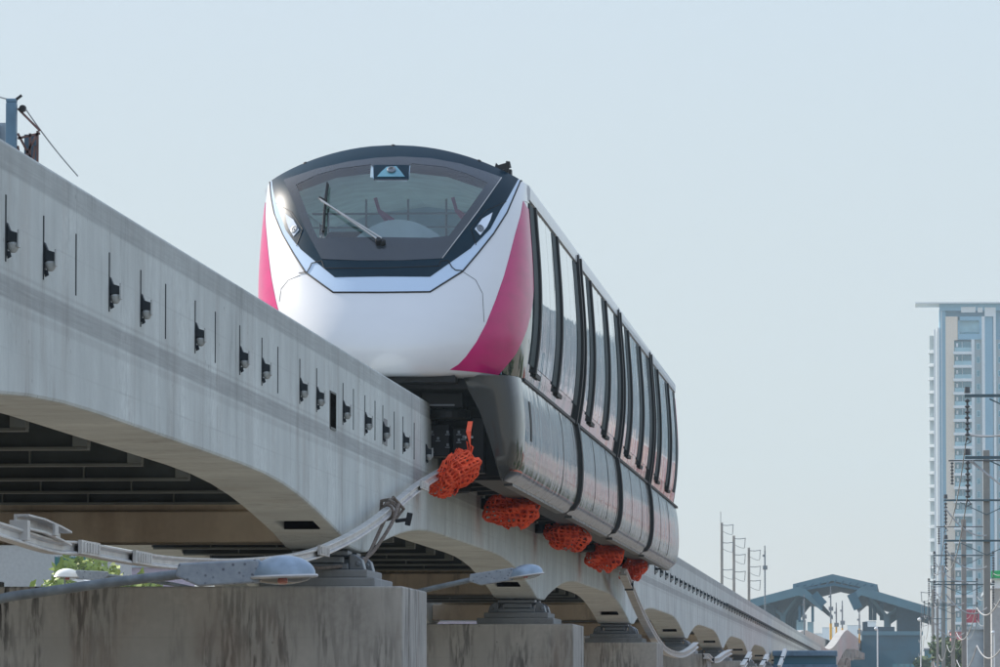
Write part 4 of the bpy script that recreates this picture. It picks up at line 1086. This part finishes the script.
# ------------------------------------------------------------------ roadside utility poles on the right
def insul_string(m, x, y, z, L, n):
    pr_ = []
    for i in range(n): 
        h = -L*i/n; pr_ += [(h, .02), (h-L/n*.3, .052), (h-L/n*.5, .048), (h-L/n*.6, .02)]
    m.lathe((x, y, z), (0,0,1), [(-a, b) if False else (a, b) for a, b in pr_][::-1], 8)
XP = 2.4
up = empty('utility_pole', (XP, 0, 0), None, 'utility pole', 'concrete utility poles lining the road')
o = MB().box(-.10, .10, -.10, .10, 0, H+7.2).build('pole', M['pole'], None, bevel=.02); o.parent = up
for z, L in ((5.73, 1.24), (4.55, 1.24)):
    m = MB(); m.box(-L, L, -.19, -.11, H+z-.026, H+z+.03); m.bar((-L*.62, -.15, H+z-.06), (0, -.15, H+z-.42), .025, .025); m.bar((L*.62, -.15, H+z-.06), (0, -.15, H+z-.42), .025, .025)
    o = m.build('crossarm', M['crossarm'], None); o.parent = up
    for x in (-L+.05, L-.05):
        m = MB(); insul_string(m, x, -.15, H+z-.06, .75, 7); m.tube([(x, -.15, H+z-.8), (x+.06, -.15, H+z-.88), (x-.05, -.15, H+z-.94), (x, -.15, H+z-.80)], .018, 5); m.lathe((x,-.15,H+z+.05),(0,0,1),[(0,.06),(.12,.05)],8)
        q = m.build('insulator_string', M['insulator_dark'], None); q.parent = o
m = MB(); m.box(-1.1, .9, -.15, -.11, H+6.87, H+6.91)
insul_string(m, -1.0, -.13, H+6.85, .7, 7)
top_arm = m.build('top_arm', M['insulator_dark'], None)
TOPARM = 1
labs = ['utility pole nearest the right edge, only its crossarms in frame', 'thickest utility pole in front of the tower', 'second utility pole in front of the tower, left of the thickest', 'third utility pole in front of the tower', 'fourth utility pole, near the left side of the tower', 'farthest utility pole, beside the station']
ypl = [109, 167, 232, 285, 352, 420]
for i, y in enumerate(ypl):
    if i == 0: up.location = (XP, y, 0); up['label'] = labs[0]
    else:
        c = copy_tree(up, (XP, y, 0), labs[i])
        if i in (1, 2):
            ta = top_arm if i == 1 else top_arm.copy()
            if i > 1: col.objects.link(ta)
            ta.parent = c
        if i > 3:
            for ch in [q for q in c.children if q.name.startswith('crossarm')][1:]:
                for g_ in list(ch.children): bpy.data.objects.remove(g_)
                bpy.data.objects.remove(ch)
def cat(a, b, sag, n=14): 
    a, b = Vector(a), Vector(b); return [a.lerp(b, i/n) - Vector((0,0,sag*4*(i/n)*(1-i/n))) for i in range(n+1)]
wires = [('pale double cable drooping from the nearest crossarm to the right', [cat((XP-1.15,109,H+4.50),(XP+.5,108,H+3.3),.05), cat((XP-1.1,109,H+4.50),(XP+.6,108,H+3.35),.12)], 'wirewhite'),
         ('pale cable loops slung from the upper crossarm', [cat((XP-1.2,109,H+5.0),(XP+.3,108.5,H+5.35),.18), cat((XP-1.15,109,H+5.0),(XP+.3,108.5,H+5.15),.10)], 'wirewhite')]
for (za, xo) in ((5.0,-1.2),(3.8,-1.2),(5.0,1.2),(3.8,1.2),(2.6,-.3),(1.5,-.3)):
    segs = []
    for y0, y1 in zip(ypl, ypl[1:]+[500]): segs.append(cat((XP+xo, y0, H+za), (XP+xo, y1, H+za), .55))
    side_ = 'left' if xo < -1 else ('right' if xo > 1 else 'middle')
    wires.append(('%s overhead line strung between the utility poles, %s' % ('upper' if za == 5 else 'lower' if za > 3 else {2.6:'highest thin',2.2:'second thin',1.5:'lowest thin'}[za], side_), segs, 'wire' if za > 3 else 'wirewhite'))
for lab, segs, mt in wires:
    m = MB()
    for s_ in segs: m.tube(s_, .016 if mt == 'wirewhite' else .012, 5)
    tag(m.build('overhead_wire', M[mt], smooth=True), lab, 'cable', 'overhead wires on the right')
for i in range(1, 3):
    y = ypl[i]; root = empty('jumper_cable', (XP-.6, y-.3, H+2))
    for za, zb, sg_ in ((5.5,4.7,.25),(4.3,3.8,.3),(3.0,2.6,.35)): MB().tube(cat((XP-1.2,y-.3,H+za),(XP,y-.3,H+zb),sg_), .022, 5).build('cable_loop', M['wirewhite'], root, smooth=True)
    tag(root, 'pale slack cables looping at the %s utility pole' % ['','thickest','second','third'][i], 'cable', 'slack cables on the utility poles')

# small street lights on the right
def small_light(px, top, y, lab):
    k = y/F; X = (px-905)*k; z = H+(697-top)*k
    root = empty('street_light', (X, y, 0), lab, 'street light', 'small white street lights')
    MB().lathe((X, y, 0), (0,0,1), [(0,1.1*k),(z-2*k,.6*k)], 8).build('pole', M['tw_white'], root)
    m = MB(); m.lathe((X-1.6*k, y, z-2*k), (0,0,1), [(-1.6*k,.8*k),(0,1.9*k),(1.2*k,1.5*k),(1.8*k,.4*k)], 10); m.tube([(X-1.6*k,y,z),(X,y,z),(X,y,z-2*k)], .4*k, 5)
    m.build('lamp_head', M['tw_white'], root, smooth=True)
small_light(878, 627, 420, 'white street light pole in front of the station block')
small_light(921, 618, 480, 'white street light head at the right end of the station block')
small_light(994, 631, 150, 'white lamp head low beside the thickest utility pole')

# ------------------------------------------------------------------ station
YS0 = 740.0; K = YS0/F
st = empty('monorail_station', (-8.4, YS0, 0), 'dark teal elevated station with gabled roof and wing canopies straddling the tracks', 'station')
def X_(px): return (px-905)*K
def Z_(py): return H+(697-py)*K
m = MB(); m.box(X_(862), X_(922), YS0, YS0+110, 6, Z_(635)); m.box(X_(700), X_(786), YS0, YS0+110, 6, Z_(635)); m.build_each(lambda c: c[0] > -8, 'platform_block', M['station'], st)
m = MB(); m.box(X_(861), X_(923), YS0-.4, YS0, Z_(635.5), Z_(631.5)); m.box(X_(700), X_(787), YS0-.4, YS0, Z_(635.5), Z_(631.5)); m.build_each(lambda c: c[0] > -8, 'parapet', M['station_light'], st)
m = MB(); m.box(X_(848), X_(911), YS0-3, YS0-.5, 5.5, Z_(651)); m.build('concourse_band', M['station'], st)
m = MB()
for q in range(4): m.box(X_(893+q*6), X_(898+q*6), YS0-3.05, YS0-3, Z_(680), Z_(664))
m.build_each(lambda c: round(c[0]*3), 'concourse_window', M['tw_glass'], st)
# roof prisms (fascia profile extruded along the platforms)
def roof(name, top, th, mat_, y0, y1, fas=None):
    P = [(X_(x), Z_(y)) for x, y in top]; B = [(a, b-th) for a, b in P][::-1]
    m = MB()
    for (a, b), (c, d) in zip(P, P[1:]): m.prism([(a, b), (c, d), (c, d-th), (a, b-th)], 'y', y0, y1)
    o = m.build(name, M[mat_], st)
    m = MB()
    for (a, b), (c, d) in zip(P, P[1:]): m.prism([(a, b+.12), (c, d+.12), (c, d-(fas or th)), (a, b-(fas or th))], 'y', y0-.35, y0-.003)
    m.build('fascia', M['station_light'], o); return o
roof('centre_roof', [(793,584.5),(833,574.5),(878,585)], .5, 'station_dark', YS0+6, YS0+100, .75)
roof('wing_canopy', [(700,614),(800,588),(806,590),(823,604)], .6, 'station_dark', YS0, YS0+110, 1.0)
roof('wing_canopy', [(852.5,596),(862,588),(922,606),(935,610)], .6, 'station_dark', YS0, YS0+110, 1.0)
m = MB(); m.bar((X_(852),YS0-.4,Z_(594)),(X_(859),YS0-.4,Z_(609)), .4, 1.2); m.bar((X_(815),YS0-.4,Z_(594)),(X_(825),YS0-.4,Z_(605)), .4, 1.0); m.build_each(lambda c: c[0] > -8, 'canopy_tip', M['station'], st)
m = MB()
for x in np.arange(796, 876, 7.5): m.bar((X_(x),YS0+5,Z_(585+abs(x-833)*.02)),(X_(x)+.4,YS0+5,Z_(579.5+abs(x-835)*.16)), .15, .2)
m.bar((X_(796),YS0+5,Z_(590)),(X_(834),YS0+5,Z_(584)),.3,.35); m.bar((X_(834),YS0+5,Z_(584)),(X_(876),YS0+5,Z_(592)),.3,.35)
m.build('roof_truss', M['station'], st)
for j, y in enumerate(range(int(YS0)+4, int(YS0)+100, 16)):
    for px in (783, 887):
        m = MB(); x = X_(px)
        m.box(x-.35, x+.35, y-.35, y+.35, Z_(634), Z_(615)); m.bar((x, y, Z_(616)), (x-2.2, y, Z_(597 if px > 800 else 603)), .4, .4); m.bar((x, y, Z_(616)), (x+2.2, y, Z_(604 if px > 800 else 594)), .4, .4)
        m.build('canopy_column', M['station_light'], st)
m = MB(); m.box(X_(897), X_(921), YS0+3, YS0+40, Z_(632), Z_(607)); m.box(X_(863), X_(868), YS0+1, YS0+1.6, Z_(632), Z_(622)); m.box(X_(868),X_(895),YS0+.6,YS0+.7,Z_(632),Z_(627)); m.box(X_(740), X_(776), YS0+3, YS0+40, Z_(632), Z_(606)); m.build_each(lambda c: round(c[0]), 'platform_room', M['station_dark'], st)
m = MB(); m.box(X_(797), X_(806), YS0+2, YS0+4, Z_(634), Z_(620)); m.box(X_(808), X_(814), YS0+2, YS0+3, Z_(634), Z_(622)); m.build_each(lambda c: round(c[0]), 'equipment_cabinet', M['tw_rail'], st)
m = MB()
for px in (799, 803, 812): m.box(X_(px), X_(px)+.35, YS0+1, YS0+1.3, Z_(622), Z_(606))
for px in (869, 873, 880): m.box(X_(px), X_(px)+.5, YS0+6, YS0+6.3, Z_(620), Z_(600))
m.build_each(lambda c: round(c[0]*3), 'hanging_sign', M['station'], st)

# ------------------------------------------------------------------ apartment tower
YT = 1275.0; KT = YT/F
def TX(px): return (px-905)*KT
def TZ(py): return H+(697-py)*KT
tw = empty('apartment_tower', (TX(965), YT, 0), 'tall blue beige and white apartment tower with balconies at the right', 'tower')
FP = 13.45
def tbox(name, mat_, rects, y0, y1, par=tw):
    m = MB()
    for (a, b, c, d) in rects: m.box(TX(a), TX(b), y0, y1, c if c < 50 and c >= 0 and c == 0 else TZ(c), TZ(d))
    return m.build(name, M[mat_], par)
G0 = 697+H/KT     # street level
tbox('core_wall', 'tw_blue', [(941,1040,G0,309)], YT+1, YT+18)
tbox('blue_wall', 'tw_blue', [(941,947,G0,304),(986,994,G0,318)], YT-1.0, YT+1)
tbox('white_fin', 'tw_white', [(935.2,937,G0,331),(938.6,940.8,G0,329),(942.6,943.3,G0,306)], YT-1.4, YT+6)
tbox('pilaster', 'tw_white', [(972.6,975.6,G0,341),(983,986,G0,318),(994.6,997,G0,316),(1012,1015,G0,316)], YT-1.8, YT+.9)
tbox('beige_wall', 'tw_beige', [(947,955.5,G0,318),(955.5,959,341.5,318)], YT-1.6, YT+.9)
tbox('roof_frame', 'tw_blue', [(941,1040,312,304),(959.5,984,341,335.5),(959.5,961,335.5,318),(959.5,984,322,318),(980.5,984,335.5,322)], YT-1.5, YT+.9)
tbox('sky_window', 'tw_rail', [(961,980.5,333.5,322)], YT-.6, YT+.8)
tbox('window_sill', 'tw_glass', [(961,980.5,335.5,333.5)], YT-.9, YT+.8)
tbox('roof_canopy', 'tw_white', [(917,1040,305.2,304.0)], YT-3, YT+10)
tbox('roof_opening', 'tw_white', [(962.5,977,314,308.5),(979,984,314,309),(986,997,318,309)], YT-1.62, YT-1.52)
tbox('grey_wall', 'tw_grey', [(975.6,983,G0,341),(997,1012,G0,341)], YT-1.0, YT+.9)
tbox('side_wing', 'tw_grey', [(931,935.2,G0,336)], YT+2, YT+14)
bal = empty; floors = []
nf = 0; py = 341.5
pr0 = None
while py < G0-8:
    m = MB(); z1 = TZ(py); z0 = TZ(py+FP)
    # white slab and upstand of one floor's balcony column
    m.box(TX(954.5), TX(972.6), YT-3.2, YT+.8, z0-.25, z0+.35)
    b = m.build('balcony', M['tw_white'], tw)
    m = MB(); m.box(TX(956), TX(972.4), YT-3.1, YT-3.0, z0+.36, z0+1.25); m.build('railing', M['tw_rail'], b)
    m = MB(); m.box(TX(955.6), TX(972.5), YT-.5, YT+.95, z0+.36, z1-.26); m.build('glazing', M['tw_glass'], b)
    m = MB(); m.box(TX(957.5), TX(959.3), YT-1.4, YT-.5, z0+1.5, z0+2.3); m.box(TX(963.2),TX(963.7),YT-.7,YT-.52,z0+.4,z1-.3); m.build('air_conditioner', M['tw_white'], b)
    m = MB(); m.box(TX(929.8), TX(935.3), YT+1.2, YT+5, z0+.5-.25, z0+.95); m.build('side_balcony', M['tw_white'], tw)
    for (a_, c_) in ((977.5,981.2),(999,1003),(1005,1009)):
        m = MB(); m.box(TX(a_), TX(c_), YT-1.08, YT-1.01, z0+.9, z0+2.3); wn = m.build('window', M['tw_rail'], tw)
        m = MB(); m.box(TX(a_)+.15, TX(c_)-.15, YT-1.10, YT-1.085, z0+1.05, z0+2.15); m.build('pane', M['tw_glass'], wn)
    py += FP; nf += 1

# ------------------------------------------------------------------ low buildings on the right
def building(name, px0, px1, top, y, mat_, lab, depth=10, catn='building', roofm='greysheet', win=True, base=0):
    k = y/F; x0, x1 = (px0-905)*k, (px1-905)*k; z = H+(697-top)*k
    root = empty(name, ((x0+x1)/2, y, base), lab, catn)
    MB().box(x0, x1, y, y+depth, base, z).build('wall', M[mat_], root)
    MB().box(x0-.15, x1+.15, y-.2, y+depth+.2, z, z+.18).build('roof', M[roofm], root)
    if win:
        n = max(1, int((x1-x0)/1.6))
        for i in range(n):
            for zz in (z-1.6, z-4.2, z-6.8):
                if zz < 1: continue
                xa = x0+.3+(x1-x0-.3)*i/n; f_ = MB().box(xa, min(xa+.9, x1-.15), y-.04, y+.02, zz-.6, zz+.6).build('window', M['tw_glass'], root)
                MB().box(xa-.05, min(xa+.95, x1-.1), y-.10, y-.041, zz-.68, zz-.61).build('sill', M['tw_white'], f_)
    return root
building('shop_building', 991.5, 1100, 588, 300, 'wallgrey', 'pale low building behind the green sign at the right edge', 30, win=False)
root = empty('sign_board', ((996-905)*298/F, 298, H+6), 'bright green sign on the pale low building at the right edge', 'sign')
MB().box((991-905)*298/F, (1012-905)*298/F, 297.5, 297.8, H+(697-579)*298/F, H+(697-571.5)*298/F).build('face', M['green'], root, bevel=.03)
MB().box((991-905)*298/F, (1012-905)*298/F, 297.8, 299.5, H+(697-589)*298/F, H+(697-579.2)*298/F).build('mount', M['tw_white'], root)
building('sheet_cabin', 967, 983.5, 630, 330, 'greysheet', 'plain grey sheet clad box between the utility poles', 12, win=False)
building('pink_house', 951, 964.5, 632, 520, 'pinkwall', 'pink house low between the utility poles', 12)
root = empty('hoarding', ((960-905)*600/F, 600, H+7), 'dark red hoarding low in front of the tower', 'hoarding')
k6 = 600/F
m = MB(); m.box((966-905)*k6, (979-905)*k6, 600, 600.4, H+(697-623)*k6, H+(697-610)*k6); m.build('panel', M['redpaint'], root)
m = MB(); m.box((967-905)*k6, (967.6-905)*k6, 600.1, 600.3, 0, H+(697-623)*k6-.01); m.box((976-905)*k6, (976.6-905)*k6, 600.1, 600.3, 0, H+(697-623)*k6-.01); m.build_each(lambda c: round(c[0]), 'post', M['galv'], root)
building('low_block', 925, 952, 650, 640, 'tw_glass', 'dark teal low block beside the station', 20)
building('far_shed', 425, 482, 621, 520, 'lilac', 'dull low shed glimpsed under the beams between two pier heads', 12, win=False)
# far city in the haze seen through the station gap
for i, (a, b, tp, y) in enumerate(((806,822,634,2300),(823,833,628,2500),(848,861,626,2400),(834,847,637,2700),(866,876,622,2200))):
    building('distant_building', a, b, tp, y, 'tw_white', ['low pale building far off, leftmost in the station gap','pale block far off left of the tallest mast','pale tower far off right of centre in the station gap','faint low block far off between the masts','pale tower far off behind the right canopy'][i], 30, win=False)

# ------------------------------------------------------------------ things behind, seen in the gap at the lower left
building('warehouse', -140, 49, 540, 290, 'wallgrey', 'pale grey wall building in the gap at the lower left', 30, win=False)
root = empty('hoarding', (-44, 286, 0), 'teal hoarding beside the pale wall in the gap', 'hoarding')
k9 = 286/F
m = MB(); m.box((51-905)*k9, (85-905)*k9, 286, 286.1, 0, H+(697-556)*k9); m.build('panel', M['teal'], root)
m = MB()
for q in range(9): m.box((51+q*4-905)*k9, (51.5+q*4-905)*k9, 285.9, 285.99, 0, H+(697-555)*k9)
m.build('rib', M['bluepaint'], root)
building('lilac_house', 112, 168, 567, 340, 'lilac', 'lilac wall behind the trees in the gap', 12, win=False)
root = empty('canopy_roof', (-40, 240, 0), 'white sloping shade roof among the trees in the gap', 'canopy')
k8 = 240/F
m = MB(); m.prism([((55-905)*k8, H+(697-571)*k8), ((95-905)*k8, H+(697-584)*k8), ((95-905)*k8, H+(697-588)*k8), ((55-905)*k8, H+(697-575)*k8)], 'y', 240, 246); m.build('sheet', M['tw_white'], root)
m = MB(); m.box((57-905)*k8, (58-905)*k8, 241, 241.3, 0, H+(697-576)*k8); m.box((92-905)*k8, (93-905)*k8, 241, 241.3, 0, H+(697-589)*k8); m.build('post', M['galv'], root)
def tree(x, y, h, r, lab, n=4600, seed=1, leaf=.26, grp='leafy street trees'):
    rnd = random.Random(seed)
    root = empty('tree', (x, y, 0), lab, 'tree', grp)
    m = MB(); m.lathe((x, y, 0), (0,0,1), [(0,.24),(h*.3,.18),(h*.6,.12)], 8)
    cl = []
    for i in range(16):
        a = rnd.uniform(0, 6.28); rr = r*rnd.uniform(.2, .8); zz = h*rnd.uniform(.55, .95)
        c = Vector((x+rr*math.cos(a), y+rr*math.sin(a), zz)); cl.append((c, r*rnd.uniform(.25, .45)))
        m.tube([(x, y, h*.45), ((x+c.x)/2, (y+c.y)/2, (h*.45+zz)/2+.3), c], .05, 5)
    m.build('trunk', M['bark'], root)
    m = MB()
    for i in range(n):
        c, q = cl[rnd.randrange(16)]
        d = Vector((rnd.gauss(0,1), rnd.gauss(0,1), rnd.gauss(0,.7))); d = d.normalized()*q*rnd.uniform(.3, 1.1)
        p = c+d; u = Vector((rnd.gauss(0,1), rnd.gauss(0,1), rnd.gauss(0,1))).normalized(); v = u.orthogonal().normalized(); s_ = leaf*rnd.uniform(.6, 1.3)
        m.add([p-u*s_, p-v*s_*.5, p+u*s_, p+v*s_*.5], [(0,1,2,3)])
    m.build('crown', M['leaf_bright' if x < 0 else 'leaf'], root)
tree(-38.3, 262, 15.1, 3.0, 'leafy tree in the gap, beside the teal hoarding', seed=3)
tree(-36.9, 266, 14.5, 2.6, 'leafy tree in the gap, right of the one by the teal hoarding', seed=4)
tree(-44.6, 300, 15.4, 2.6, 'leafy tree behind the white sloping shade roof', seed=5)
tree(4.3, 480, 14.0, 2.6, 'dark tree low between the utility poles at the right', seed=6)
tree(3.2, 560, 13.0, 2.6, 'dark tree low beside the low teal block', seed=8)

# roadside on the right: what the glossy train sides mirror
def foliage(name, pts, n, seed, lab):
    rnd = random.Random(seed); m = MB()
    for i in range(n):
        cx, cy, cz, r = pts[rnd.randrange(len(pts))]
        d = Vector((rnd.gauss(0,1), rnd.gauss(0,1), rnd.gauss(0,.8))).normalized()*r*rnd.uniform(.5, 1)
        p = Vector((cx, cy, cz))+d; u = Vector((rnd.gauss(0,1), rnd.gauss(0,1), rnd.gauss(0,1))).normalized(); v = u.orthogonal().normalized(); s_ = .5*rnd.uniform(.6, 1.4)
        m.add([p-u*s_, p-v*s_*.6, p+u*s_, p+v*s_*.6], [(0,1,2,3)])
    return tag(m.build(name, M['leaf']), lab, 'trees', kind='stuff')
def street_block(x0, x1, y0, y1, h, mat_, lab, fl=3.2):
    root = empty('street_building', ((x0+x1)/2, y0, 0), lab, 'building', 'buildings on the far side of the road')
    MB().box(x0, x1, y0, y1, 0, h).build('wall', M[mat_], root)
    n = int(h/fl); m = MB()
    for i in range(n): m.box(x0-.12, x0-.02, y0+1, y1-1, i*fl+.8, i*fl+2.5)
    m.build('window_band', M['dark'], root)
    m = MB()
    for q in range(int((y1-y0)/6)+1): m.box(x0-.5, x0-.13, y0+q*6, y0+q*6+1.1, 0, h+.4)
    m.build('pilaster', M['tw_white' if mat_ != 'tw_white' else 'tw_beige'], root)
street_block(19, 30, 205, 240, 13, 'barrier', 'low orange block across the road, mirrored in the first car', 4.0)
street_block(17, 30, 262, 290, 19, 'tw_white', 'small white block across the road, mirrored in the first car')
street_block(16.5, 30, 318, 345, 24, 'station_light', 'dark slate block across the road, mirrored in the train side')
street_block(16, 30, 360, 395, 17, 'tw_beige', 'small beige block across the road, mirrored in the skirts')
street_block(16, 30, 412, 446, 19, 'barrier', 'nearer orange shopfront across the road, mirrored in the skirts', 4.0)
street_block(16.4, 30, 452, 482, 27, 'tw_white', 'white block between two orange shopfronts, mirrored in the skirts', 3.6)
street_block(16, 30, 487, 560, 15, 'barrier', 'farther orange shopfront across the road, mirrored in the skirts', 3.0)
street_block(31, 46, 430, 455, 44, 'greysheet', 'tall grey sheeted block across the road, mirrored in the windows')
street_block(16, 30, 575, 700, 30, 'redpaint', 'dark red block past the shopfront row, mirrored in the rear cars')
street_block(31, 50, 600, 625, 50, 'tw_grey', 'grey tower behind the dark red block, mirrored in the rear cars')
street_block(17, 30, 725, 760, 36, 'tw_white', 'white block past the dark red one, mirrored in the rear cars')
street_block(19, 44, 800, 830, 64, 'tw_grey', 'tall grey block far across the road, mirrored in the train side')
root = empty('barrier_fence', (13.6, 150, 0), 'orange roadside barrier mirrored in the lower skirt of the train', 'barrier')
m = MB()
for q in range(60): m.box(13.5, 13.6, 80+q*7, 86.2+q*7, .15, 1.5)
m.build('panel', M['barrier'], root)
rnd = random.Random(5)
pts = []
for i in range(34):
    y = 95+i*17+rnd.uniform(-6, 6); x = 14.6+rnd.uniform(-.3, .6); hh = rnd.uniform(5, 12)
    for q in range(9): pts.append((x+rnd.uniform(-1,.8), y+rnd.uniform(-5,5), hh*rnd.uniform(.45,1.1), rnd.uniform(.9,1.9)))
foliage('roadside_wood', pts, 42000, 9, 'green trees lining the far side of the road')

# ------------------------------------------------------------------ haze
hz = MB().box(-2800, 2800, -300, 3200, -1, 140).build('haze', None); tag(hz, kind='stuff')
mh = bpy.data.materials.new('haze'); mh.use_nodes = True; th_ = mh.node_tree; th_.nodes.clear()
oo = th_.nodes.new('ShaderNodeOutputMaterial'); pv = th_.nodes.new('ShaderNodeVolumePrincipled')
pv.inputs['Color'].default_value = (.68,.88,1,1); pv.inputs['Density'].default_value = .00022; pv.inputs['Anisotropy'].default_value = .2
th_.links.new(pv.outputs[0], oo.inputs['Volume']); hz.data.materials.append(mh)
